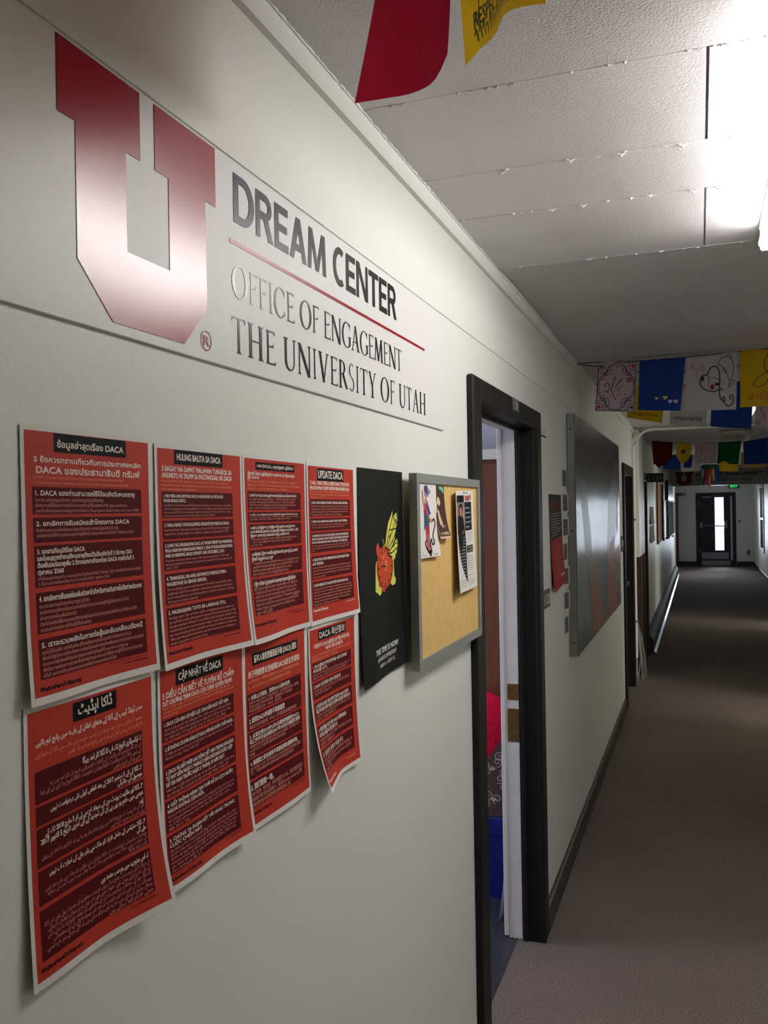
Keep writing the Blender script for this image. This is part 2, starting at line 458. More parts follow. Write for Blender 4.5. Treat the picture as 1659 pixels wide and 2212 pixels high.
# right wall: two open doorways that let daylight in, one window near the end
mb = MB()
RX = 2.05
def rrun(y0, y1, z0=0.0, z1=2.62): mb.box(RX, RX + .12, y0, y1, z0, z1)
rrun(-3.2, 7.05); rrun(7.05, 7.95, 2.05); rrun(7.95, 13.0); rrun(13.0, 13.9, 2.05); rrun(13.9, 22.4)
rrun(22.4, 23.5, 0, .64); rrun(22.4, 23.5, 2.20); rrun(23.5, 29.0)
struct(mb.build('wall_right', WALL), 'off white painted wall on the right near the end door', 'wall')
mb = MB(); mb.box(-0.2, 2.2, -3.3, -3.2, 0, 2.62)
struct(mb.build('wall_rear', WALL), 'wall closing the corridor behind the viewer', 'wall')
# end wall with the recess of the exit door
mb = MB()
EY = 26.5
mb.box(-0.1, 0.60, EY, EY + .3, 0, 2.66); mb.box(1.50, 2.1, EY, EY + .3, 0, 2.66); mb.box(0.60, 1.50, EY, EY + .3, 2.06, 2.66)
struct(mb.build('wall_end', WALL), 'far end wall around the exit door', 'wall')
# beam that carries the far lettering
mb = MB(); mb.bbox(0.001, 2.049, 20.3, 20.55, 2.175, 2.63, .006)
struct(mb.build('trim_2', WALL), 'painted beam across the corridor carrying the far crimson U lettering', 'beam')

# side rooms that the daylight comes from
mb = MB()
for (a, b) in ((5.0, 8.3), (11.4, 14.3)):
    x0, x1 = RX + .12, 5.0
    mb.box(x0, x1, a, b, -.06, -.001); mb.box(x0, x1, a, b, ZC, ZC + .06)
    mb.box(x0, x1, a - .06, a, 0, ZC); mb.box(x0, x1, b, b + .06, 0, ZC)
    w0, w1 = (5.2, 6.8) if a == 5.0 else (11.7, 13.3)
    mb.box(x1, x1 + .08, a, w0, 0, ZC); mb.box(x1, x1 + .08, w1, b, 0, ZC); mb.box(x1, x1 + .08, w0, w1, 0, .75); mb.box(x1, x1 + .08, w0, w1, 2.25, ZC)
struct(mb.build('wall_side_rooms', WALL), 'walls of the side rooms opening off the right of the corridor', 'wall')

# baseboards
def baseboard(name, y0, y1, x=0.0, side=1, label=''):
    mb = MB()
    pr = [(0, 0), (.020, 0), (.018, .012), (.016, .092), (.010, .100), (0, .102)]
    pr = [(x + side * a, b) for a, b in pr]
    mb.extrude(pr, 'y', y0, y1)
    return struct(fixn(mb.build(name, BASE)), label, 'baseboard')
baseboard('baseboard_left', -3.2, 2.41, label='dark rubber baseboard under the red flyers')
baseboard('baseboard_left.001', 3.575, 7.66, label='dark rubber baseboard between the open door and the black door')
baseboard('baseboard_left.002', 23.6, 26.5, label='dark baseboard at the far left corner')
baseboard('baseboard_right', 14.0, 26.5, RX, -1, label='dark baseboard along the right wall near the end')
mb = MB(); mb.bbox(0.0, 0.515, EY - .018, EY, 0, .14); mb.bbox(1.59, 2.05, EY - .018, EY, 0, .14)
struct(mb.build('baseboard_end', BASE), 'dark baseboard at the foot of the end wall', 'baseboard')

# ------------------------------------------------------------------ door 1 (open, near)
d1 = sempty('door_1', (0, 2.99, 0), 'black framed open doorway with white inner jamb on the left wall', 'doorway')
mb = MB()
mb.bbox(0.0, 0.021, 2.424, 2.524, 0.0, 2.124, .005)          # near casing
mb.bbox(0.0, 0.021, 3.464, 3.552, 0.0, 2.124, .005)          # far casing
mb.bbox(0.0, 0.0205, 2.520, 3.468, 2.052, 2.124, .005)       # head casing
mb.build('door_casing', BLACKTRIM, d1)
mb = MB()
mb.box(-0.072, 0.004, 3.470, 3.4765, 0.0, 2.062); mb.box(-0.072, 0.004, 2.512, 2.519, 0.0, 2.062); mb.box(-0.072, 0.004, 2.512, 3.476, 2.055, 2.0705)
mb.bbox(-0.066, -0.048, 3.458, 3.472, 0.0, 2.06, .003); mb.bbox(-0.066, -0.048, 2.518, 2.530, 0.0, 2.06, .003); mb.bbox(-0.066, -0.048, 2.52, 3.47, 2.043, 2.058, .003)
mb.build('door_stop', BLACKTRIM, d1)
mb = MB()
mb.bbox(-0.128, -0.0725, 3.468, 3.4765, 0.006, 2.062, .002); mb.box(-0.128, -0.0725, 2.512, 2.520, 0.0, 2.062); mb.box(-0.128, -0.0725, 2.512, 3.476, 2.055, 2.0705)
mb.bbox(-0.146, -0.127, 3.462, 3.56, 0.012, 2.14, .003); mb.bbox(-0.146, -0.127, 2.43, 2.522, 0.0, 2.14, .003); mb.bbox(-0.146, -0.127, 2.43, 3.56, 2.06, 2.14, .003)
# chipped foot of the paint
rnd = random.Random(8)
for q in range(6):
    yy = 3.4665; xx = -0.125 + q * .009
    mb.box(xx, xx + .006, 3.4675, 3.4685, rnd.uniform(.002, .006), .02)
o = mb.build('inner_jamb', WHITEJAMB, d1); o['label'] = 'white painted inner jamb with chipped edges'
mb = MB(); mb.bbox(-0.118, -0.0725, 3.4655, 3.4685, .965, 1.030, .001); mb.box(-.118, -.105, 3.4645, 3.466, .975, 1.022)
s1 = mb.build('strike_plate', BRASS, d1)
mb = MB(); mb.box(-0.099, -0.084, 3.4648, 3.4656, .983, 1.012); mb.build('latch_hole', HOLE, s1)
mb = MB(); mb.bbox(-0.119, -0.0725, 3.4655, 3.4685, .796, .93, .001); mb.box(-.119, -.106, 3.4645, 3.466, .815, .905)
s2 = mb.build('strike_plate', BRASS, d1)
mb = MB(); mb.box(-0.098, -0.082, 3.4648, 3.4656, .825, .885); mb.build('latch_hole', HOLE, s2)
# paint chips showing on the black casing foot
mb = MB()
for (xx, yy, zz) in ((.0213, 3.50, .13), (.0213, 3.535, .09), (.0213, 3.52, .05), (.0213, 3.49, .02)):
    mb.bbox(.0205, .0216, yy, yy + .004, zz, zz + .006, .0004)
mb.build('paint_chip', M('pale_chip', (176, 160, 110)), d1)
# number plate on the head of the frame
nh = MB(); nh.bbox(0.0206, 0.023, 2.966, 3.078, 2.078, 2.116, .0008)
sh = Sheet(.112, .038, flat_yz(.0232, 2.966, 2.116))
sh.text('1120', .016, .098, .031, .034, 1, 1, bold=.012)
sh.stroke([(.002, .002), (.11, .002), (.11, .036), (.002, .036), (.002, .002)], .0016, 1, 1)
nh.add(sh.mb.v, sh.mb.f, 1)
tag(nh.build('number_plate', [SIGNBLACK, SIGNWHITE]), 'small black number plate fixed on the head of the open door frame', 'sign')

# ------------------------------------------------------------------ room behind door 1
mb = MB()
mb.box(-3.0, -.125, 4.30, 4.40, 0, ZC); mb.box(-3.0, -.125, 1.32, 1.42, 0, ZC)
mb.box(-3.1, -3.0, 1.4, 1.75, 0, ZC); mb.box(-3.1, -3.0, 3.45, 4.32, 0, ZC); mb.box(-3.1, -3.0, 1.75, 3.45, 0, .9); mb.box(-3.1, -3.0, 1.75, 3.45, 2.2, ZC)
struct(mb.build('wall_office', LAV), 'lavender grey walls of the room behind the open door', 'wall')
mb = MB(); mb.box(-3.1, -.125, 1.3, 4.4, ZC, ZC + .06)
struct(mb.build('ceiling_office', PAINT), 'ceiling of the room behind the open door', 'ceiling')
w2 = sempty('window_2', (-3.05, 2.6, .9), 'window of the room behind the open door', 'window')
mb = MB(); mb.bbox(-3.08, -3.02, 1.75, 1.80, .9, 2.2); mb.bbox(-3.08, -3.02, 3.40, 3.45, .9, 2.2); mb.bbox(-3.08, -3.02, 1.8, 3.4, .9, .95); mb.bbox(-3.08, -3.02, 1.8, 3.4, 2.15, 2.2); mb.bbox(-3.07, -3.03, 2.58, 2.62, .95, 2.15)
mb.build('window_frame', PAINT, w2)
mb = MB(); mb.box(-3.052, -3.048, 1.8, 3.4, .95, 2.15); mb.build('window_pane', GLASS, w2)
wd = thing('wardrobe', (-0.6, 4.15, 0), 'tall wood grain cupboard seen through the open doorway', 'cupboard')
mb = MB(); mb.bbox(-1.0, -.14, 4.10, 4.295, .0015, 1.97, .004); mb.build('carcass', WOOD, wd)
mb = MB(); mb.bbox(-.99, -.575, 4.082, 4.10, .08, 1.955, .003); mb.build('door', WOOD, wd)
mb = MB(); mb.bbox(-.570, -.15, 4.082, 4.10, .08, 1.955, .003); mb.build('door', WOOD, wd)
mb = MB(); mb.bbox(-1.02, -.135, 4.07, 4.298, 1.972, 2.022, .004); mb.build('cornice', PAINT, wd)
# blue storage bin
bn = thing('storage_bin', (-0.30, 3.90, .001), 'blue plastic storage bin on the floor inside the doorway', 'bin')
def ring(cx, cy, hx, hy, r, z, n=6):
    out = []
    for (sx, sy, a0) in ((1, 1, 0), (-1, 1, 90), (-1, -1, 180), (1, -1, 270)):
        for i in range(n + 1):
            a = radians(a0 + 90 * i / n); out.append((cx + sx * (hx - r) + r * cos(a), cy + sy * (hy - r) + r * sin(a), z))
    return out
def loft(mb, rings, mi=0, cap0=True, cap1=True):
    n = len(rings[0]); vs = [p for r in rings for p in r]; fs = []
    for i in range(len(rings) - 1):
        for k in range(n): fs.append((i * n + k, i * n + (k + 1) % n, (i + 1) * n + (k + 1) % n, (i + 1) * n + k))
    if cap0: fs.append(tuple(reversed(range(n))))
    if cap1: fs.append(tuple(range((len(rings) - 1) * n, len(rings) * n)))
    mb.add(vs, fs, mi)
BLUE = M('blue_plastic', (22, 34, 120), rough=0.35, noise=0.03)
mb = MB(); loft(mb, [ring(-.31, 3.915, .165, .110, .03, .001), ring(-.31, 3.915, .185, .122, .03, .28), ring(-.31, 3.915, .185, .122, .03, .283)])
mb.build('tub', BLUE, bn, smooth=False)
mb = MB(); loft(mb, [ring(-.31, 3.915, .190, .127, .03, .284), ring(-.31, 3.915, .194, .131, .03, .29), ring(-.31, 3.915, .194, .131, .03, .36), ring(-.31, 3.915, .186, .123, .03, .368)])
mb.build('lid', BLUE, bn)
# patterned cloth and cushion on the bin
def blob(name, mat, c, r, p, parent=None, nu=28, nv=18, wob=0.03, seed=1):
    rr = random.Random(seed); ph = [rr.uniform(0, 6) for _ in range(6)]
    mb = MB(); rings = []
    def sg(x, e): return math.copysign(abs(x) ** e, x)
    for j in range(nv + 1):
        th = -pi / 2 + pi * j / nv; ring_ = []
        for i in range(nu):
            a = 2 * pi * i / nu
            w = 1 + wob * (sin(3 * a + ph[0] + 2 * th) + .6 * sin(5 * a + ph[1] - 3 * th) + .5 * sin(7 * th + ph[2]))
            ring_.append((c[0] + r[0] * w * sg(cos(th), p) * sg(cos(a), p), c[1] + r[1] * w * sg(cos(th), p) * sg(sin(a), p), c[2] + r[2] * w * sg(sin(th), p)))
        rings.append(ring_)
    loft(mb, rings)
    o = mb.build(name, mat, parent, smooth=True, origin=c); return fixn(o)
CL = M('brown_cloth', (84, 62, 62), rough=0.9, noise=0.1, nscale=30)
SWIRL = M('pale_swirl_print', (206, 190, 190), rough=0.9)
bg = thing('patterned_cloth', (-.30, 3.92, .37), 'brown cloth bag with pale swirl pattern on the blue bin', 'bag')
def bagfn(u, v):   # front of the bag: u across, v down
    x = -.44 + u; z = .745 - v
    t = max(0, min(1, v / .37))
    return (x, 3.845 - .055 * sin(pi * min(1, u / .32)) * (0.35 + .65 * t), z)
sh = Sheet(.32, .375, bagfn, lift=.0004)
mb = MB()
left_edge = lambda v: .02 if v > .25 else .02 + .22 * (1 - (v / .25)) ** .75
nv = 24
vs = []; fs = []
for j in range(nv + 1):
    v = .375 * j / nv; a = left_edge(v)
    for i in range(13): vs.append(bagfn(a + (.32 - a) * i / 12, v))
for j in range(nv):
    for i in range(12): fs.append((j * 13 + i, (j + 1) * 13 + i, (j + 1) * 13 + i + 1, j * 13 + i + 1))
n0 = len(vs); vs += [(x, 3.925, z) for x, y, z in vs]
fs += [tuple(n0 + q for q in reversed(f)) for f in fs]
for j in range(nv):
    for e in (0, 12): fs.append((j * 13 + e, (j + 1) * 13 + e, n0 + (j + 1) * 13 + e, n0 + j * 13 + e))
for i in range(12):
    for e in (0, nv): fs.append((e * 13 + i, e * 13 + i + 1, n0 + e * 13 + i + 1, n0 + e * 13 + i))
sh.mb.add(vs, fs, 0)
rnd = random.Random(4)
def spiral(cu, cv, r, turns, d, ph): return [(cu + r * (1 - .8 * t / 22) * cos(ph + d * turns * 2 * pi * t / 22), cv + r * (1 - .8 * t / 22) * sin(ph + d * turns * 2 * pi * t / 22)) for t in range(23)]
for q in range(26):
    cv = .04 + .32 * (q % 9) / 9 + rnd.uniform(-.01, .01); cu = (.06, .14, .21)[q // 9] + rnd.uniform(-.015, .015)
    if cu < left_edge(cv) + .02: continue
    sh.stroke(spiral(cu, cv, .022, 1.3, rnd.choice([-1, 1]), rnd.uniform(0, 6)), .003, 1, 1)
    if q % 4 == 0: 
        for a in range(5): sh.stroke([(cu + .026, cv + .02), (cu + .026 + .016 * cos(a * .5 - 2.6), cv + .02 + .016 * sin(a * .5 - 2.6))], .003, 1, 1)
fixn(sh.mb.build('bag_body', [CL, SWIRL], bg))
PINK = M('pink_red_fleece', (226, 24, 72), rough=0.95, spec=0.2, noise=0.10, nscale=25, bump=0.6, bscale=60, bdist=0.006)
tag(blob('cushion', PINK, (-.345, 3.992, .625), (.16, .048, .252), .72, wob=.02, seed=3), 'bright pink red cushion standing on the blue bin behind the doorway', 'cushion')
sh = Sheet(.16, .22, lambda u, v: (-.168 - .03 * (v / .236) + u * .06, 3.60 + u, .24 - v), lift=.0003)
sh.rect(0, 0, .16, .236, 0, 0, .03); sh.rect(0, 0, .16, .236, 0, 1, .03)
tag(sh.build('paper_sheet', [M('pale_lavender_paper', (206, 206, 226))]), 'white paper sheet leaning on the floor just inside the doorway', 'paper')

# ------------------------------------------------------------------ the big sign
sg = thing('wall_sign', (0.0, 1.0, 1.94), 'large white sign panel with a big crimson letter U above the red flyers', 'sign')
mb = MB(); mb.bbox(0.0003, 0.0055, -0.45, 2.166, 1.940, 2.2375, .0008); mb.build('sign_board', BOARD, sg)
XF = 0.0058
def slab(outl, mat, name, parent, t=.0005, x=XF):
    mb = MB(); mb.extrude(outl, 'x', x, x + t); o = mb.build(name, mat, parent); return fixn(o)
U = [(.731, 2.2345), (.873, 2.2345), (.873, 2.154), (.845, 2.154), (.845, 2.039), (.931, 2.039), (.931, 2.154), (.9025, 2.154), (.9025, 2.2345), (1.0435, 2.2345),
     (1.0435, 2.154), (1.0165, 2.154), (1.0175, 2.010), (.961, 1.953), (.817, 1.9525), (.7585, 2.009), (.7585, 2.154), (.731, 2.154)]
o = slab(U, VRED, 'emblem', sg); o['label'] = 'crimson block letter U'
# registered mark
sh = Sheet(.04, .02, flat_yz(XF + .0004, 0, 0))
sh.stroke([(1.0138 + .0128 * cos(2 * pi * i / 28), -(1.9665) + .0064 * sin(2 * pi * i / 28) * 2.0) for i in range(29)], .0016, 0, 0)
sh.text('R', 1.0068, 1.0215, -1.9600, .0190, 0, 0, bold=.012)
sh.mb.build('registered_mark', VRED, sg)
# DREAM CENTER - heavy sans capitals cut as outlines
def heavy(ch):
    """list of closed outlines (boxes / strips) in a 1 x 1 cell, for the heavy capitals"""
    w = .235; h = .17
    def P(*a): return list(a)
    def arc(cx, cy, rx, ry, a0, a1, ix, iy, n=14):
        o_ = [(cx + rx * cos(radians(a0 + (a1 - a0) * i / n)), cy + ry * sin(radians(a0 + (a1 - a0) * i / n))) for i in range(n + 1)]
        i_ = [(cx + ix * cos(radians(a0 + (a1 - a0) * i / n)), cy + iy * sin(radians(a0 + (a1 - a0) * i / n))) for i in range(n + 1)]
        return o_ + i_[::-1]
    box = lambda x0, y0, x1, y1: [(x0, y0), (x1, y0), (x1, y1), (x0, y1)]
    if ch == 'D': return [box(0, 0, w, 1), box(w, 1 - h, .45, 1), box(w, 0, .45, h), arc(.45, .5, .55, .5, -90, 90, .30, .33)]
    if ch == 'R': return [box(0, 0, w, 1), box(w, 1 - h, .5, 1), box(w, .42, .5, .42 + h), arc(.5, .71, .42, .29, -90, 90, .19, .125), P((.42, .45), (.68, .50), (1.0, 0), (.72, 0))]
    if ch == 'E': return [box(0, 0, w + .06, 1), box(.2, 1 - h, .98, 1), box(.2, .42, .90, .42 + h), box(.2, 0, 1, h)]
    if ch == 'A': return [P((0, 0), (.22, 0), (.62, 1), (.37, 1)), P((1, 0), (.77, 0), (.37, 1), (.62, 1)), box(.22, .22, .78, .38)]
    if ch == 'M': return [P((0, 0), (.17, 0), (.25, 1), (.06, 1)), P((1, 0), (.82, 0), (.745, 1), (.94, 1)), P((.25, 1), (.12, .95), (.42, .02), (.58, .02)), P((.75, 1), (.87, .95), (.58, .02), (.42, .02))]
    if ch == 'C': return [arc(.58, .5, .58, .515, 58, 302, .33, .34, 22)]
    if ch == 'N': return [box(0, 0, .2, 1), box(.8, 0, 1, 1), P((0, 1), (.25, 1), (1, 0), (.75, 0))]
    if ch == 'T': return [box(.365, 0, .635, 1), box(0, 1 - h, 1, 1)]
    return []
adv = {'D': 1.08, 'R': .98, 'E': .84, 'A': 1.12, 'M': 1.34, 'C': .98, 'N': 1.08, 'T': .95, ' ': .36}
def caps(text, y0, y1, zb, zt, glyph, advs, gap, mat, name, parent):
    tot = sum(advs[c] + gap for c in text) - gap
    sc = (y1 - y0) / tot; x = 0; sh = Sheet(1, 1, flat_yz(XF + .0004, 0, 0))
    for c in text:
        for q, pl in enumerate(glyph(c)):
            sh.poly([(y0 + (x + px * advs[c]) * sc, -(zb + py * (zt - zb))) for px, py in pl], 0, .25 * q)
        x += advs[c] + gap
    return sh.mb.build(name, mat, parent)
caps('DREAM CENTER', 1.093, 1.8005, 2.1505, 2.2205, heavy, adv, .10, VBLACK, 'heading_lettering', sg)
slab([(1.0805, 2.1178), (2.004, 2.1178), (2.004, 2.1233), (1.0805, 2.1233)], VRED, 'rule_line', sg)
# fine roman capitals with serifs
def roman(ch):
    tk = .16; tn = .07; sv = .035
    out = []
    box = lambda x0, y0, x1, y1: out.append([(x0, y0), (x1, y0), (x1, y1), (x0, y1)])
    def stem(x, t=tk, top=True, bot=True, e=.13):
        box(x - t / 2, 0, x + t / 2, 1)
        if bot: out.append([(x - t / 2 - e, 0), (x + t / 2 + e, 0), (x + t / 2, sv * 1.6), (x - t / 2, sv * 1.6)])
        if top: out.append([(x - t / 2 - e, 1), (x - t / 2, 1 - sv * 1.6), (x + t / 2, 1 - sv * 1.6), (x + t / 2 + e, 1)])
    def diag(x0, y0, x1, y1, t):
        out.append([(x0 - t / 2, y0), (x0 + t / 2, y0), (x1 + t / 2, y1), (x1 - t / 2, y1)])
    def bowl(cx, cy, rx, ry, a0, a1, tmax=tk, n=20):
        o_ = []; i_ = []
        for i in range(n + 1):
            a = radians(a0 + (a1 - a0) * i / n)
            o_.append((cx + rx * cos(a), cy + ry * sin(a))); i_.append((cx + (rx - tmax) * cos(a), cy + (ry - sv * .9) * sin(a)))
        out.append(o_ + i_[::-1])
    def arm(x0, x1, y, up_):
        box(x0, y - sv / 2, x1, y + sv / 2); d = .10 * up_
        out.append([(x1 - tn, y), (x1 + .03, y), (x1 + .03, y + d), (x1 - .01, y + d)])
    if ch == 'O': bowl(.5, .5, .5, .515, 0, 180); bowl(.5, .5, .5, .515, 180, 360)
    elif ch == 'F': stem(.25); arm(.25, .95, 1 - sv / 2, -1); arm(.25, .78, .53, 1); 
    elif ch == 'E': stem(.25); arm(.25, .93, 1 - sv / 2, -1); arm(.25, .80, .53, 1); arm(.25, 1.0, sv / 2, 1)
    elif ch == 'I': stem(.5, tk * 1.6, e=.30)
    elif ch in 'CG':
        bowl(.55, .5, .55, .515, 48, 312, tk)
        out.append([(.86, .97), (.93, .97), (.93, .74), (.89, .74)])
        if ch == 'G': stem(.90, tk, False, False); out[-1][:] = [(.82, .0 + .06), (.98, .10), (.98, .42), (.82, .42)]; box(.70, .42, 1.06, .42 + sv)
        else: out.append([(.89, .26), (.93, .26), (1.0, .14), (.95, .08)])
    elif ch == 'N': stem(.14, tn, True, True, .10); stem(.88, tn, True, False, .10); diag(.14, 1, .86, -.02, tk * 1.15)
    elif ch == 'A': diag(.12, 0, .52, 1.02, tn); diag(.86, 0, .50, 1.02, tk * 1.1); box(.24, .34, .72, .34 + sv); box(.0, 0, .26, sv); box(.70, 0, 1.03, sv)
    elif ch == 'M': diag(.10, 0, .20, 1, tn); diag(.88, 0, .80, 1, tk); diag(.20, 1, .50, .02, tk); diag(.80, 1, .50, .02, tn); box(0, 0, .22, sv); box(.74, 0, 1.02, sv); box(.08, 1 - sv, .24, 1); box(.76, 1 - sv, .94, 1)
    elif ch == 'T': stem(.5, tk, False, True); box(.03, 1 - sv, .97, 1); out.append([(.0, .86), (.03, .86), (.10, 1), (.02, 1)]); out.append([(1, .86), (.97, .86), (.90, 1), (.98, 1)])
    elif ch == 'H': stem(.18, e=.10); stem(.82, e=.10); box(.18, .49, .82, .49 + sv)
    elif ch == 'U': 
        box(.12, .30, .12 + tk, 1); box(.83, .30, .83 + tn, 1); box(.02, 1 - sv, .38, 1); box(.74, 1 - sv, 1.0, 1)
        o_ = [(.51 + .39 * cos(radians(180 + 180 * i / 16)), .30 + .315 * sin(radians(180 + 180 * i / 16))) for i in range(17)]
        i_ = [(.555 + .275 * cos(radians(180 + 180 * i / 16)), .30 + .27 * sin(radians(180 + 180 * i / 16))) for i in range(17)]
        out.append(o_ + i_[::-1])
    elif ch == 'V': diag(.16, 1, .52, -.02, tk * 1.1); diag(.86, 1, .50, -.02, tn); box(0, 1 - sv, .34, 1); box(.74, 1 - sv, 1.0, 1)
    elif ch == 'Y': diag(.14, 1, .52, .45, tk); diag(.90, 1, .52, .45, tn); box(.44, 0, .60, .48); box(.32, 0, .72, sv); box(0, 1 - sv, .32, 1); box(.76, 1 - sv, 1.02, 1)
    elif ch == 'R': stem(.2); bowl(.34, .745, .42, .255, -90, 90, tk); box(.2, 1 - sv, .36, 1); box(.2, .49, .36, .49 + sv); out.append([(.40, .50), (.58, .53), (1.04, 0), (.86, 0)])
    elif ch == 'S':
        bowl(.5, .755, .38, .26, 40, 270, tk * .75); bowl(.5, .245, .42, .26, -140, 90, tk * .8)
    return out
radv = {'O': .92, 'F': .52, 'E': .56, 'I': .30, 'C': .76, 'N': .92, 'G': .84, 'A': .80, 'M': 1.02, 'T': .68, 'H': .86, 'U': .80, 'V': .80, 'R': .72, 'S': .52, 'Y': .72, ' ': .26}
caps('OFFICE OF ENGAGEMENT', 1.085, 1.829, 2.0425, 2.0895, roman, radv, .09, VBLACK, 'middle_lettering', sg)
caps('THE UNIVERSITY OF UTAH', 1.083, 2.006, 1.9635, 2.0145, roman, radv, .12, VBLACK, 'lower_lettering', sg)

# ------------------------------------------------------------------ the eight red flyers
INK = [PAPER, PRED, PDARK, PBLACK, PWHITE, PSALMON, PORANGE]
SITE = 'WeAreHereToStay.org'
def flyer(label, y0, z0, spec, disp, W=.2145, H=.277, rtl=False):
    sh = Sheet(W, H, lambda u, v: (disp(u / W, v / H), y0 + u + spec.get('shift', lambda a, b: 0)(u / W, v / H), z0 - v))
    sh.rect(0, 0, W, H, 0, 0, .008)
    m = .0055
    sh.rect(m, m, W - m, H - m * (1.4), 1, 1, .008)
    mm = .001
    h = spec['head']
    sh.rect(h[0] * mm, h[2] * mm, h[1] * mm, h[3] * mm, 3, 2)
    T = (lambda s: urdu(s)) if rtl else (lambda s: s)
    sh.text(T(h[4]), (h[0] + h[5]) * mm, (h[1] - h[5]) * mm, h[6] * mm, h[7] * mm, 4, 3, bold=.022, res=3)
    for (a, b, v, em, t) in spec['heads']: sh.text(T(t), a * mm, b * mm, v * mm, em * mm, 4, 2, bold=.026, res=2)
    for (a, b, v, em, t) in spec['intro']: sh.text(T(t), a * mm, b * mm, v * mm, em * mm, 6, 2, bold=.010, res=1)
    L, Rr = spec['cols']
    for (v0, v1, hd, bd) in spec['blocks']:
        sh.rect(L * mm, v0 * mm, Rr * mm, v1 * mm, 2, 2)
        n = len(hd) * 1.35 + len(bd); lh = (v1 - v0 - 3.0) / max(n + .15, 4.2 if len(bd) > 1 else 2.6)
        v = v0 + 1.2
        for (fr, t) in hd:
            v += lh * 1.35
            a, b = L + 4, L + 4 + (Rr - L - 7) * fr
            if rtl: a, b = Rr - 3 - (Rr - L - 7) * fr, Rr - 3
            sh.text(T(t), a * mm, b * mm, v * mm, lh * 1.28 * mm, 4, 3, bold=.024, res=2)
        v += lh * .15
        for (fr, t) in bd:
            v += lh
            a, b = L + 4, L + 4 + (Rr - L - 7) * fr
            if rtl: a, b = Rr - 3 - (Rr - L - 7) * fr, Rr - 3
            sh.text(T(t), a * mm, b * mm, v * mm, lh * .92 * mm, 5, 3, bold=.008, res=1)
    s = spec['site']
    sh.text(SITE, s[0] * mm, s[1] * mm, s[2] * mm, 6.2 * mm, s[3], 2, bold=.030, res=2)
    sh.text('Printed in part with funds provided by student groups', (Rr - 66) * mm, Rr * mm, (s[2] - 8) * mm, 2.6 * mm, s[4], 2, res=1)
    sh.text('A project of students and families', (Rr - 40) * mm, Rr * mm, (s[2] - 4.2) * mm, 2.6 * mm, s[3], 2, bold=.01, res=1)
    o = sh.build('flyer', INK)
    return tag(o, label, 'flyer', 'red and black information flyers taped to the wall')
def wavy(lo, lb, rb, mid, ph, top=0.0):
    """gap to the wall: small at the taped top, more at the foot; lb / rb lift the lower corners"""
    def f(a, b):
        return (.0016 + lo * b * b * (0.5 + .5 * sin(5.2 * a + ph)) + lb * max(0, 1 - a * 1.6) ** 1.5 * b ** 3
                + rb * max(0, (a - .45) / .55) ** 1.6 * b ** 3 + mid * sin(pi * a) * (b ** 4) + top * (1 - b) ** 3 * sin(pi * a))
    return f

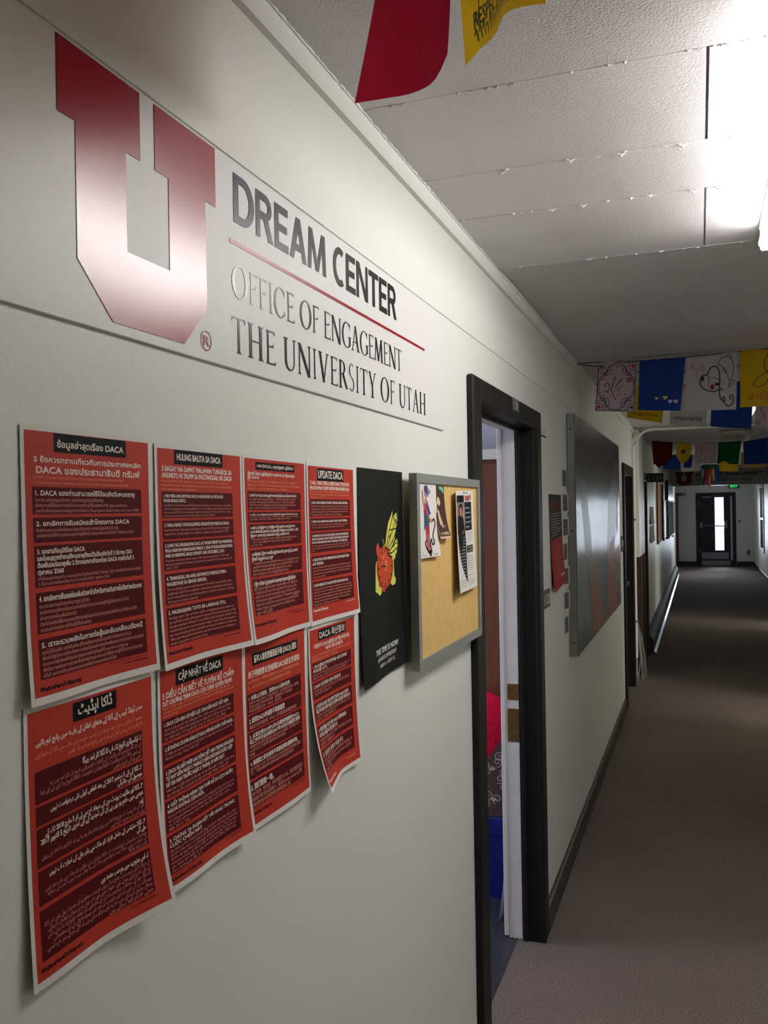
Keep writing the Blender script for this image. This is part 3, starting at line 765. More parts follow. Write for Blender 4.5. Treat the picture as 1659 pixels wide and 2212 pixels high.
thai = dict(head=(47, 166, 6, 25.5, 'ข้อมูลล่าสุดเรื่อง DACA', 5, 20.3, 9.5), cols=(15, 193.5),
    heads=[(18, 193, 36.3, 7.6, '5 ข้อควรทราบเกี่ยวกับการประกาศยกเลิก'), (21, 191, 47.6, 9.6, 'DACA ของประธานาธิบดี ทรัมพ์')],
    intro=[(16, 160, 53.2, 4.0, 'เมื่อวันที่ 5 กันยายน 2560 Jeff Sessions อัยการสูงสุดและ ตัวแทนของประธานาธิบดี'), (16, 170, 58.6, 4.0, 'เรื่องราวของประธานาธิบดี ทรัมพ์ ประกาศยกเลิก DACA โดยมี 5 ประเด็นที่ควรทราบดังต่อไปนี้')],
    blocks=[(61.5, 89, [(.94, '1. DACA ของท่านสามารถใช้ได้จนถึงวันหมดอายุ')], [(.61, 'DACA และใบอนุญาตทำงาน (เอกสารอนุญาตการจ้างงาน)'), (.86, 'ยังสามารถใช้ได้จนกว่าจะถึงวันหมดอายุที่ระบุไว้ในเอกสาร I-795 Approval Notice'), (.99, 'และด้านล่างของเอกสารอนุญาตการจ้างงาน (Employment Authorization Document EAD)')]),
            (92.5, 117.5, [(.88, '2. ยกเลิกการรับสมัครเข้าโครงการ DACA')], [(.76, 'สำนักงานตรวจคนเข้าเมืองและสัญชาติประจำประเทศสหรัฐอเมริกา(USCIS)'), (.92, 'ยกเลิกหรือไม่ให้ทำการต่ออายุสำหรับผู้ที่ยื่นใบสมัครหลังจากหลังวันที่ 5 กันยายน 2560')]),
            (120.5, 162, [(.42, '3. เอกสารที่อนุมัติโดย DACA'), (.90, 'และใบอนุญาตทำงานที่หมดอายุตั้งแต่วันนี้จนถึงวันที่ 5 มีนาคม 2561'), (.92, 'ต้องยื่นขอต่ออายุเพิ่ม 2 ปีจากเอกสารที่ออกโดย DACA ภายในวันที่ 5'), (.22, 'ตุลาคม 2560')],
                  [(.99, 'หากใบอนุญาตของท่าน หมดอายุตั้งแต่วันนี้จนถึงวันที่ 5 มีนาคม 2561 ท่านต้องยื่นขอต่ออายุเพิ่ม'), (.66, '2 ปีจากเอกสารที่ออกโดย DACA ภายในวันที่ 5 ตุลาคม 2560')]),
            (167, 208, [(.99, '4. ยกเลิกการยื่นขอผ่อนผันล่วงหน้าสำหรับการเดินทางไปยังต่างประเทศ')],
                  [(.45, 'กระทรวงความมั่นคงแห่งมาตุภูมิ (DHS)'), (.85, 'ยกเลิกการอนุมัติการยื่นขอเดินทางไปยังต่างประเทศของผู้ที่อยู่ในโครงการ DACA'), (.32, 'ผ่านการขอผ่อนผันล่วงหน้า'), (.93, 'สำหรับใบสมัครที่ยื่นขอการอนุมัติการขอผ่อนผันล่วงหน้าจะถูกยกเลิกทั้งหมด ทั้งนี้ทาง DHS'), (.46, 'จะถอนค่าดำเนินการให้กับผู้ที่ยื่นใบสมัคร')]),
            (213, 253, [(.98, '5. เราจะรวมพลังในการต่อสู้และขับเคลื่อนเรื่องนี้')],
                  [(.86, 'คุณไม่ได้โดดเดี่ยว เรายังยืนเคียง สู้ด้วยพลังและแรงสนับสนุนสำหรับโครงการ DACA'), (.99, 'เพื่อนำไปสู่เป้าหมายที่เราต้องการจะขับเคลื่อนอย่างต่อเนื่องเพื่อนสามารถช่วยกันการรับสมัคร'), (.82, 'ครอบครองผู้อพยพทั่วประเทศ คุณสามารถเข้าดูข้อมูลได้ที่ weareheretostay.org'), (.97, 'เพื่อค้นหาองค์กรความช่วยเหลือสำหรับท่านและครอบครัวที่มีสถานะผู้ที่ได้รับความช่วยเหลือ'), (.70, 'ครั้งนี้ นอกจากนี้คุณยังสามารถช่วยเหลือด้วยตนเองผ่านเว็บไซต์')])],
    site=(13, 76, 264.5, 3, 2))
flyer('Thai language red flyer, upper left corner of the flyer grid', .6755, 1.8265, thai, wavy(.005, .004, .006, .003, 1.2))
tag_ = dict(head=(42, 160, 5.5, 24, 'HULING BALITA SA DACA', 6, 18.5, 11.5), cols=(13, 185),
    heads=[(15, 184, 33.2, 9.0, '5 BAGAY NA DAPAT MALAMAN TUNGKOL SA'), (14.5, 184, 41.6, 9.0, 'ANUNSYO NI TRUMP SA PAGTANGGAL NG DACA')],
    intro=[(13, 174, 47, 4.6, 'Noong September 5, 2017, inanyayo ni U.S. Attorney General Jeff Sessions, kinatawan ng'), (13, 182, 52, 4.6, 'buong administrasyon ni Trump, ang pagtatapos ng programang DACA. Narito ang limang bagay'), (13, 92, 57, 4.6, 'na importanteng malaman para sa mga naaapektuhan')],
    blocks=[(59, 92, [(.86, '1. MAY BISA ANG INYONG DACA HANGGANG SA PETSA NG'), (.30, 'PAGKAPASO NITO.')], [(.99, 'Ang DACA at mga work permit (Employment Authorization Documents) ay mananatiling'), (.99, 'may bisa hanggang sa petsa ng pagkapaso nito. Para malaman ang takdang panahon ng'), (.97, 'bisa ng inyong DACA at work permit, tingnan ang inyong I-795 Approval Notice at ang'), (.73, 'ibaba ng inyong Employment Authorization Document (EAD).')]),
            (95, 118, [(.95, '2. WALA NANG TATANGGAPING APLIKASYON PARA SA DACA.')], [(.97, 'Ang United States Citizenship and Immigration Services (USCIS) ay hindi na tatanggap o'), (.93, 'magpoproseso ng mga unang beses na aplikasyon pagkatapos ng September 5, 2017')]),
            (120.5, 157, [(.99, '3. LAHAT NG APRUBADONG DACA AT WORK PERMIT NA MAPAPASO'), (.99, 'MULA NGAYON HANGGANG MARSO 5, 2018 AY KAILANGANG IPASA'), (.86, 'PARA SA RENEWAL BAGO SUMAPIT ANG OKTUBRE 5, 2017.')], [(.93, 'Kung mayroon kayong permit na mapapaso mula ngayon hanggang Marso 5, 2018, dapat'), (.98, 'kayong mag-aplay para sa dalawang taong renewal ng inyong DACA bago sumapit ang Ok-'), (.17, 'tubre 5, 2017.')]),
            (161, 199, [(.87, '4. TINANGGAL NA ANG ADVANCE PAROLE PARA'), (.58, 'MAGBIYAHE SA IBANG BANSA.')], [(.94, 'Hindi na magbibigay ng permiso ang Department of Homeland Security (DHS) sa mga'), (.96, 'pinagkalooban ng DACA para magbiyahe sa ibang bansa sa pamamagitan ng Advance'), (.97, 'Parole. Lahat ng hindi pa naaprubahang aplikasyon ng biyahe na ginawa sa tabi ng'), (.44, 'DHS ang pera na itinustos para dito')]),
            (203, 250, [(.84, '5. MAGKASAMA TAYO SA LABANG ITO.')], [(.95, 'Hindi kayo nag-iisa. Tayo ay kumilos, nagkaisa, at nagtagumpay para magkaroon'), (.98, 'tayo ng DACA, at patuloy nating gagawin ito ngayong pinuntirya ang ating mga pamilya'), (.98, 'ang mga magulang at edukasyon at ang kanilang mga karapatan. Bisitahin ang'), (.97, 'weareheretostay.org para sa mga impormasyon tungkol sa mga tulong at kung papaano'), (.98, 'kayo at ang inyong mga pamilya ay makakakuha ng tulong at makakasali sa susunod na'), (.95, 'lakbay ng pamilyang hindi pinapabayaan, mga impormasyon para sa kaligtasan'), (.55, 'aksiyon ang gawin sa ganyang tulong')])],
    site=(11, 69, 260, 3, 2))
flyer('red flyer headed HULING BALITA SA DACA, second in the top row', .8975, 1.8225, tag_, wavy(.006, .006, .010, .004, 2.4))
tamil = dict(head=(39, 171, 10, 21.5, 'டாகா (DACA) சட்ட புதைத்தரண அறிவிப்பு', 4, 17.6, 6.5), cols=(12.5, 193),
    heads=[(15, 172, 29.6, 6.2, 'இறுதி டிரம்ப் அறிவித்தோடு நாங்கள் தகுநிலைமாறு'), (14, 50, 35.2, 5.8, 'இடஙகள')],
    intro=[(14, 182, 40.4, 4.6, 'செப்டம்பர் 5 அன்று ட்ரம்ப் நிர்வாகம் பெடரல் சட்டத்திற்கான'), (14, 192, 46, 4.6, 'அடிப்படை ஆவணங்கள் தேவையான அனைத்தும் வழங்கப்படும் அறிவிப்பு'), (14, 144, 51.5, 4.6, 'குறிப்பிட்ட சட்டங்கள் முன்வைக்கப்படுகின்றன')],
    blocks=[(54.5, 82, [(.92, '1. உங்கள் டாகா அட்டையை அதன் காலாவதி தேதி வரை செல்லுபடியாகும்')], [(.90, 'டாகா மற்றும் வேலை அனுமதி குறிப்பு ஆவணங்கள் அவற்றின் முடிவு தேதி'), (.88, 'அதுவரை காலாவதி தேதி வரை செல்லுபடியாகும். உங்கள் வேலை மற்றும்'), (.90, 'குறிப்பில் காணப்படும் இவ்வாறு முடிவுறும் வரை இது தொடரும் மேலும்'), (.72, 'மறு பயன்பாட்டுக்கு தேவை முடிவு சட்டம் வழங்கும்')]),
            (85, 100.5, [(.94, '2. புதிய டாகா விண்ணப்பங்கள் இனிமேல் ஏற்றுக்கொள்ளப்படாது')], [(.95, 'செப்டம்பர் 5 க்கு பிறகு புதிய டாகா விண்ணப்பங்கள் ஏற்கப்படாது என்று'), (.78, 'அமெரிக்க சேவைகள் நிர்வாகம் அறிவித்துள்ளது')]),
            (103, 137, [(.88, '3. மார்ச் 5, 2018 இற்குள் 5, 2018 இற்குள் இடையில் காலாவதியாகும்'), (.95, 'டாகா விண்ணப்பங்கள் உள் அனுமதிக்கின்றன புதுப்பிக்க 5, 2017'), (.75, 'இற்கு முன் வீர விண்ணப்பித்த வேண்டும்')], [(.90, 'உங்கள் அனுமதி இன்று முதல் 5 2018 இடையில் காலாவதியானால்'), (.80, 'ஆண்டு புதுப்பித்தலுக்கு அக்டோபர் 5 விண்ணப்பிக்க'), (.20, 'வேண்டும்')]),
            (141, 180, [(.93, '4. வெளிநாட்டிற்கு பயணிப்பதற்கான முன் அனுமதி அட்டைகள்'), (.40, 'இனி வழங்கப்படாது')], [(.95, 'உள்துறை பாதுகாப்பு திணைக்களம் டாகா பெற்றவர்களுக்கு'), (.93, 'அவர்கள் முன் அனுமதி வழங்க மாட்டாது நிலுவையில் உள்ள'), (.78, 'விண்ணப்பங்கள் அனைத்தும் மூடப்படும் கட்டணம்'), (.72, 'திருப்பி தரப்படும் என அறிவித்துள்ளனர்')]),
            (184, 237, [(.86, '5. இது போராட்டத்தை நாங்கள் அனைவரும் நாளை நிற்கிறோம்')], [(.90, 'இது தனியாக இல்லை. நாங்கள் ஒன்றிணைந்து டாகா வெற்றியை'), (.88, 'பெற்றோம் மேலும் மக்கள் அனைவருக்கும் நிலையான'), (.86, 'பாதுகாப்பு கிடைக்கும் வரை தொடர்ந்து போராடுவோம்'), (.94, 'குடும்பங்கள் மற்றும் சமூகங்கள் உரிமைகளை அறிந்து'), (.90, 'செயல்படுங்கள் weareheretostay.org தளத்தில்'), (.82, 'கூடுதல் தகவல்களை பெறலாம்'), (.30, 'நன்றி')])],
    site=(7, 80, 252, 3, 2))
flyer('Tamil language red flyer, third in the top row beside the one headed UPDATE DACA', 1.1135, 1.8215, tamil, wavy(.008, .010, .004, .004, .6))
indo = dict(head=(43, 161, 8.5, 29.5, 'UPDATE DACA', 4, 25.2, 19), cols=(11.5, 189),
    heads=[(14, 188, 37, 9.0, '5 HAL YANG PERLU DIKETAHUI TENTANG'), (13, 188, 45.8, 8.8, 'PENGUMUMAN TRUMP UNTUK MENGAKHIRI DACA')],
    intro=[(12, 186, 50.4, 4.4, 'Pada tanggal 5 September 2017, US Attorney Jendral Jeff Sessions, atas nama administrasi'), (12, 188, 55.2, 4.4, 'dari Trump, mengumumkan akhir dari program DACA. Berikut 5 hal yang perlu diketahui dan'), (12, 76, 59.8, 4.4, 'tentang pengumuman ini.')],
    blocks=[(62.5, 92, [(.96, '1. DACA ANDA BERLAKU SAMPAI TANGGAL KADALUWARSA.')], [(.97, 'DACA Anda dan ijin kerja (Employment Authorization Documents) akan tetap berlaku sampai'), (.97, 'tanggal kadaluwarsa. Untuk menentukan kapan DACA dan ijin kerja Anda kadaluwarsa'), (.95, 'anda, lihat Pemberitahuan Persetujuan I-795 Anda dan bagian bawah Dokumen Otorisasi'), (.80, 'ketenagakerjaan (Employment Authorization Document EAD) anda.')]),
            (95.5, 117, [(.93, '2. TIDAK ADA APLIKASI DACA BARU YANG AKAN DITERIMA.')], [(.95, 'United States Citizenship and Immigration Services (USCIS) tidak akan menerima atau'), (.84, 'memproses aplikasi pertama kali setelah tanggal 5 September 2017.')]),
            (120, 154, [(.95, '3. PENERBITAN DACA DAN IJIN KERJA YANG AKAN BERAKHIR'), (.95, 'ANTARA SEKARANG DAN 5 MARET 2018 HARUS DILAKUKAN'), (.92, 'UNTUK PERPANJANGAN PADA TANGGAL 5 OKTOBER 2017.')], [(.98, 'Jika anda memiliki ijin yang akan kadaluwarsa antara sekarang dan 5 Maret 2018 anda'), (.96, 'harus mengajukan permohonan perpanjangan dua tahun pada tanggal 5 Oktober'), (.08, '2017.')]),
            (160, 199, [(.94, '4. UANG MUKA UNTUK BEPERGIAN KE LUAR NEGERI TIDAK'), (.28, 'LAGI TERSEDIA.')], [(.97, 'Departemen Keamanan Dalam Negeri (DHS) tidak akan lagi memberikan ijin untuk'), (.98, 'penerima DACA untuk melakukan perjalanan ke luar negeri. Setiap aplikasi yang'), (.95, 'tertunda untuk pembebasan uang muka tidak akan diproses, dan DHS akan mengembalikan'), (.32, 'biaya yang terkait.')]),
            (204, 246, [(.88, '5. KAMI BERSATU DALAM PERTARUNGAN INI.')], [(.96, 'Anda tidak sendiri. Kami memobilisasi, mengorganisasi, dan memenangkan'), (.97, 'untuk DACA, dan akan terus melakukan segala daya kami untuk melindungi'), (.96, 'komunitas dan orang-orang yang kita cintai. Kunjungi weareheretostay.org'), (.93, 'untuk sumber daya mengenai bagaimana Anda dapat mengakses bantuan hukum,'), (.90, 'kesehatan mental dan bergabung dalam tindakan untuk memperjuangkan'), (.62, 'legislasi dan perlindungan untuk semua.')])],
    site=(11, 74, 254.5, 4, 6))
flyer('red flyer headed UPDATE DACA, upper right of the flyer grid beside the black poster', 1.3315, 1.8195, indo, wavy(.005, .003, .004, .003, 3.3))
ur = dict(head=(71, 143, 8.5, 28.5, 'ڈاکا اپڈیٹ', 8, 22, 15), cols=(13.5, 188.5),
    heads=[(16, 190, 39.5, 7.8, 'صدر ڈونلڈ ٹرمپ کے ڈاکا کے متعلق اعلان کے بارے میں پانچ اہم باتیں')],
    intro=[(15, 190, 51, 6.2, 'ستمبر 5 کو اٹارنی جنرل جیف سیشنز نے ٹرمپ حکومت کی جانب سے ڈاکا کو ختم کرنے'), (62, 190, 58.5, 6.2, 'کا اعلان کردیا ہے اس اعلان کے بارے میں پانچ اہم باتیں یاد رکھیں')],
    blocks=[(65, 97, [(.60, '۱۔ ایکسپائری تاریخ تک اپ کا ڈاکا کار امد رہیگا')], [(.90, 'اپ کا ڈاکا سٹیٹس اور ملازمت کے کاغذات ایکسپائری تاریخ تک کار امد ہیں۔ یہ'), (.98, 'کے نیچے 795 I یا ایمپلائمنٹ اتھرائیزیشن ڈوکومنٹ EAD تاریخ پتا کرنے کے لئے اپنا'), (.30, 'حصے پر لکی تاریخ دیکھیں')]),
            (100, 119, [(.90, '۲۔ ڈاکا کے لئے 5 ستمبر 2017 کے بعد قطعی کوئی نئی درخواست نہیں'), (.26, 'موصول کی جائیگی')], []),
            (121.5, 160, [(.95, '۳۔ ڈاکا اور ملازمت پرمٹ جن کی میعاد اج سے لے کر 5 مارچ 2018 تک کے'), (.99, 'عرصے میں ختم ہو رہی ہے ان کی تجدید کے لئے اخری تاریخ 5 اکتوبر 2017'), (.04, 'ہے')], [(.99, 'اگر اپ کا پرمٹ 5 مارچ 2018 سے پہلے ایکسپائر ہو رہا ہے تو 5 اکتوبر 2017 سے پہلے'), (.34, 'پہلے اس کی تجدید کروا لیں')]),
            (163, 197, [(.93, '۴۔ ڈاکا سٹیٹس کے حامل افراد کو ملک سے باہر جانے کی اجازت اب نہیں'), (.09, 'ملے گی')], [(.97, 'ہوملینڈ سیکیورٹی ڈیپارٹمنٹ اب ڈاکا سٹیٹس کے لوگوں کو ملک سے باہر سفر کرنے'), (.95, 'کی اجازت نہیں دیگا جو درخواستیں دائر کی جا چکی ہیں انہیں فیس کے ساتھ'), (.18, 'واپس کردیا جائیگا')]),
            (201.5, 251, [(.46, '۵۔ اس جدوجہد میں ہم سب متحد ہیں')], [(.99, 'اپ ہرگز اکیلے نہیں ہیں۔ پانچ سال پہلے ہم سب منظم ہو کر متحرک ہوئے تھے اور ڈاکا'), (.96, 'کے لئے خارج کرکے ہم نے اپنے حقوق جیتے تھے۔ اب بھی ہم ہر ممکن کوشش کرینگے'), (.97, 'کہ ملک بھر کے مختلف مہاجروں اور ان کے خاندانوں کو تحفظ فراہم کیا جا سکے۔ اس'), (.92, 'ویبسائٹ پر اپ اپنی اور اپنے عزیزوں کی مدد اور حوصلہ افزائی کے لئے معلوماتی'), (.98, 'وسائل حاصل کرسکتے ہیں۔ اور یہ بھی دیکھ سکتے ہیں کہ اگلے مرحلے میں اپ کیسے'), (.40, 'عملی اقدام اٹھا سکتے ہیں')])],
    site=(11, 73, 261, 3, 2))
flyer('Urdu language red flyer in the lower left corner of the flyer grid', .6735, 1.5475, ur, wavy(.006, .002, .022, .006, 2.0), W=.215, H=.276, rtl=True)
vi = dict(head=(39, 154, 8.5, 29, 'CẬP NHẬT VỀ DACA', 6, 23.5, 13), cols=(8, 181),
    heads=[(10, 182, 41, 10.5, '5 ĐIỀU CẦN BIẾT VỀ TUYÊN BỐ CHẤM'), (10, 178, 49.5, 8.2, 'DỨT CHƯƠNG TRÌNH DACA CỦA CHÍNH QUYỀN TRUMP.')],
    intro=[(10, 172, 54, 4.4, 'Ngày 5 tháng 9 năm 2017, Bộ trưởng Tư pháp Jeff Sessions, đại diện cho'), (10, 181, 59, 4.4, 'chính quyền Tổng thống Trump tuyên bố chấm dứt chương trình DACA. Dưới đây là 5 điều cần biết'), (10, 42, 63.6, 4.4, 'về tuyên bố này')],
    blocks=[(66.5, 93, [(.93, '1. DACA CỦA BẠN CÓ HIỆU LỰC CHO ĐẾN NGÀY HẾT HẠN.')], [(.97, 'DACA và giấy phép làm việc (Giấy phép đi làm - EAD) có giá trị cho đến ngày hết hạn.'), (.96, 'Để xác định thời điểm DACA và giấy phép lao động của bạn hết hạn, hãy xem Thông'), (.88, 'báo Chấp thuận I-795 và phần dưới cùng của Giấy phép đi làm (EAD)')]),
            (97, 121, [(.99, '2. SẼ KHÔNG CÓ ĐƠN ĐĂNG KÝ DACA MỚI NÀO ĐƯỢC CHẤP NHẬN.')], [(.98, 'Sở Nhập tịch và Di trú Hoa Kỳ (USCIS) không còn chấp nhận hoặc xử lý các đơn lần'), (.46, 'đầu tiên sau ngày 5 tháng 9 năm 2017')]),
            (125, 162, [(.99, '3. DACA VÀ GIẤY PHÉP LAO ĐỘNG HẾT HẠN TRONG KHOẢNG'), (.97, 'TỪ NAY ĐẾN NGÀY 5 THÁNG 3 NĂM 2018 PHẢI ĐƯỢC NỘP'), (.84, 'ĐỂ GIA HẠN TRƯỚC NGÀY 5 THÁNG 10 NĂM 2017.')], [(.99, 'Nếu bạn có giấy phép sẽ hết hạn từ nay đến ngày 5 tháng 3 năm 2018'), (.90, 'bạn phải nộp đơn xin gia hạn hai năm trước ngày 5 tháng 10 năm 2017')]),
            (166, 203.5, [(.96, '4. GIẤY THÔNG HÀNH TẠM THỜI ĐỂ DU LỊCH NƯỚC'), (.50, 'NGOÀI KHÔNG CÒN NỮA.')], [(.97, 'Bộ An ninh Nội địa (DHS) sẽ không còn cho phép những người nhận DACA đi ra nước'), (.96, 'ngoài thông qua Advance Parole. Những hồ sơ đang chờ giải quyết sẽ bị đóng và'), (.90, 'và DHS sẽ hoàn trả các khoản phí liên quan'), (.28, 'đến hồ sơ này.')]),
            (208, 254, [(.95, '5. CHÚNG TA ĐOÀN KẾT VỚI NHAU TRONG'), (.44, 'CUỘC CHIẾN NÀY.')], [(.97, 'Bạn không cô đơn. Chúng ta đã vận động, tổ chức và chiến thắng để có được'), (.98, 'DACA 5 năm trước, và chúng ta sẽ tiếp tục làm mọi thứ trong khả năng'), (.96, 'để bảo vệ cộng đồng và những người chúng ta yêu thương. Truy cập trang'), (.95, 'weareheretostay.org để tìm hiểu các nguồn lực giúp đỡ về pháp lý,'), (.94, 'sức khỏe tinh thần và cùng tham gia hành động đấu tranh'), (.40, 'cho những gì sắp tới')])],
    site=(4, 76, 263, 3, 2))
flyer('red flyer headed CAP NHAT VE DACA in Vietnamese, second in the lower row', .8955, 1.5495, vi, wavy(.006, .006, .016, .005, .2), W=.2125, H=.276)
zh = dict(head=(26, 178, 20, 37.5, '童年入境者暂缓遣返手续 (DACA) 通知', 5, 33, 12), cols=(9.5, 188),
    heads=[(13, 184, 53.5, 11, '关于特朗普公告结束DACA的五件须知')],
    intro=[(13, 184, 62.5, 6, '2017年9月5日，美国司法部长Jeff Sessions代表特朗普政府宣布终'), (13, 150, 70.5, 6, '止。以下是关于DACA计划你需要知道的五件须知')],
    blocks=[(77.5, 106, [(.78, '1. 在截止日期前，您的DACA是有效的')], [(.97, '您的DACA和工作许可（就业授权文件）在到期前仍然有效。要确定'), (.82, '您的DACA和工作许可何时到期，请查看您的I-795批准通知'), (.60, '和就业授权文件（EAD）的底部')]),
            (109, 131, [(.66, '2. 新的DACA申请将不再被接受')], [(.90, '美国公民及移民服务局（USCIS）将不再接受或处理首次申请')]),
            (133.5, 169.5, [(.95, '3. 从现在到2018年3月5日期间到期的DACA'), (.97, '和工作许可证必须在2017年10月5日前提交更新')], [(.96, '如果您的许可证将在现在和2018年3月5日之间到期，您必须在2017年'), (.66, '10月5日之前申请两年的续期'), (.08, '申请')]),
            (172, 201, [(.90, '4. 美国国土安全部将不再接收预先假释申请。')], [(.96, '国土安全部（DHS）将不再允许DACA接受者通过预先假释出国旅'), (.80, '行。待处理的申请将被关闭退还费用')]),
            (205, 244, [(.40, '5. 我们团结一致。')], [(.97, '你并不孤单。我们动员、组织并赢得了DACA，我们将继续尽我们'), (.95, '所能保护我们的社区和亲人。请访问weareheretostay.org了解'), (.70, '您和您的亲人如何获得法律帮助和心理')])],
    site=(7, 72, 254.5, 3, 2))
flyer('Chinese language red flyer, third in the lower row beside the curling one', 1.1065, 1.5485, zh, wavy(.004, .004, .003, .004, 4.0), W=.2105, H=.276)
ko = dict(head=(40, 163, 9, 27, 'DACA 최신정보', 5, 23.5, 15), cols=(11, 186),
    heads=[(22, 180, 38, 8.5, '트럼프의 DACA(불법소년 확인추방유예)'), (70, 146, 46.5, 7.5, '폐지에 대해 유의할 점')],
    intro=[(11, 184, 53.5, 5, '2017년 9월 5일 미국 법무장관 제프 세션스가 트럼프 정부를 대표해 DACA 프로그램의'), (11, 120, 59.5, 5, '폐지를 발표했다. 다음은 유의할 점')],
    blocks=[(63, 92, [(.90, '1. DACA(불법소년 확인추방유예)는 유효기간까지만'), (.36, '유효합니다.')], [(.97, 'DACA와 노동 허가증은 만료일까지 유효하며 I-795 Approval Notice 와'), (.90, '취업 승인서(EAD) 하단에 나오는 유효기간까지만 유효합니다.')]),
            (96, 124, [(.72, '2. DACA 신규 등록의 신청이 중단됩니다.')], [(.96, '2017년 9월 5일 부터 미국 이민국은 신규 등록에 대한 신청을 더'), (.44, '이상 받지 않습니다')]),
            (130, 163, [(.92, '3. 지금부터 2018년 3월 5일까지 만료되는 DACA 보유자'), (.97, '취업 허가증은 올해 10월 5일 이전까지 갱신을 해야합니다.')], [(.97, '지금부터 2018년 3월 5일까지 만료되는 허가증을 갖고 있다면'), (.56, '2년간의 갱신을 해야합니다')]),
            (169, 205, [(.84, '4. 해외여행을 가고자 하는 DACA 여행허용서는'), (.58, '더이상 발급이 중단됩니다.')], [(.97, '미 국토안보부는 DACA 수혜자의 해외여행을 위한 사전'), (.46, '신청이 거절됩니다.')]),
            (210, 247, [(.72, '5. 당신은 혼자가 아닙니다.')], [(.96, '우리는 함께 모여 조직하고 DACA를 쟁취했으며 계속해서 가족'), (.92, '과 공동체를 지킬 것입니다. weareheretostay.org를 통해'), (.22, '도움을 받으세요')])],
    site=(9, 70, 264, 4, 6), shift=lambda a, b: .014 * b ** 3 * max(0, 1 - a * 1.2))
flyer('Korean language red flyer whose lower left corner curls away from the wall', 1.3275, 1.5405, ko, wavy(.004, .030, .008, .004, 1.0), W=.211, H=.279)

# ------------------------------------------------------------------ black poster with clock and butterfly
YEL = M('acid_yellow_print', (226, 220, 96), rough=0.6)
ORR = M('orange_red_print', (196, 66, 30), rough=0.6)
PB2 = M('matte_black_poster', (19, 20, 20), rough=0.6, spec=0.2)
PW2 = M('soft_white_print', (226, 224, 214), rough=0.6)
W, H = .269, .432
sh = Sheet(W, H, lambda u, v: (.0016 + .006 * (v / H) ** 2 * (.5 + .5 * sin(6 * u / W + 1)) + .004 * (v / H) ** 6, 1.5635 + u - .004 * v / H, 1.8205 - v + .004 * (v / H) * (u / W) * 3), lift=.0004)
sh.rect(0, 0, W, H, 0, 0, .01)
mm = .001
def pp(l): return [(a * mm, b * mm) for a, b in l]
# drips
sh.soft(pp([(92, 196), (104, 190), (110, 240), (124, 246), (126, 258), (112, 262), (98, 254), (88, 252), (90, 225)]), 1, 1)
sh.soft(pp([(190, 190), (202, 186), (206, 228), (214, 236), (213, 246), (198, 250), (186, 246), (178, 236)]), 1, 1)
sh.disc(.148, .206, .051, .046, 2, 2, 30)
sh.soft(pp([(96, 160), (108, 152), (114, 162), (124, 168), (112, 182), (102, 180), (96, 172)]), 2, 2)
sh.disc(.146, .166, .014, .007, 2, 2, 14); sh.soft(pp([(120, 240), (150, 236), (146, 258), (128, 254)]), 2, 2)
for i in range(12):
    a = i * pi / 6
    sh.stroke(pp([(148 + 43 * sin(a), 206 - 39 * cos(a)), (148 + 36 * sin(a), 206 - 33 * cos(a))]), .0035, 0, 3)
sh.stroke(pp([(122, 202), (150, 204)]), .0028, 0, 3); sh.stroke(pp([(150, 204), (140, 204)]), .004, 0, 3)
sh.stroke([(.148 + .047 * cos(i * pi / 15), .206 + .042 * sin(i * pi / 15)) for i in range(31)], .0016, 0, 3)
# butterfly wings, with veins left black
wing1 = pp([(150, 168), (158, 140), (172, 112), (190, 96), (200, 84), (198, 102), (212, 96), (226, 92), (230, 108), (222, 130), (212, 150), (190, 166), (170, 174)])
wing2 = pp([(158, 176), (190, 168), (212, 156), (226, 150), (228, 166), (222, 180), (210, 192), (190, 196), (168, 188)])
sh.soft(wing1, 1, 2); sh.soft(wing2, 1, 2)
for l in ([(154, 168), (176, 130), (198, 100)], [(158, 170), (190, 136), (224, 104)], [(162, 172), (200, 150), (218, 134)], [(176, 128), (196, 128), (222, 126)], [(172, 146), (190, 136)],
          [(160, 178), (192, 178), (222, 170)], [(166, 182), (194, 188)], [(176, 174), (204, 162), (224, 158)], [(196, 150), (206, 168)]):
    sh.curve(pp(l), .0028, 0, 3)
sh.curve(pp([(198, 84), (206, 104), (222, 116), (212, 150)]), .0034, 0, 3)
for (a, b) in ((204, 92), (222, 98), (226, 112), (222, 170), (214, 184)): sh.disc(a * mm, b * mm, .003, .0022, 0, 3, 10)
sh.soft(pp([(140, 166), (150, 158), (160, 168), (158, 188), (150, 196), (146, 182)]), 1, 2)
for l in ([(146, 166), (138, 150), (134, 146)], [(150, 192), (148, 206), (152, 214)], [(156, 192), (158, 206)], [(144, 178), (136, 188)]): sh.curve(pp(l), .0018, 1, 3)
sh.text('THE TIME IS NOW', .076, .216, .3815, .016, 3, 1, bold=.03, slant=.12)
sh.text('#UNDOCUWEEK2017', .086, .204, .396, .0125, 3, 1, bold=.012, slant=.12)
sh.text('NOV 6 - NOV 10', .099, .192, .410, .0115, 3, 1, bold=.012, slant=.12)
tag(sh.build('poster', [PB2, YEL, ORR, PW2]), 'tall black poster with a red clock and yellow butterfly left of the cork board', 'poster')

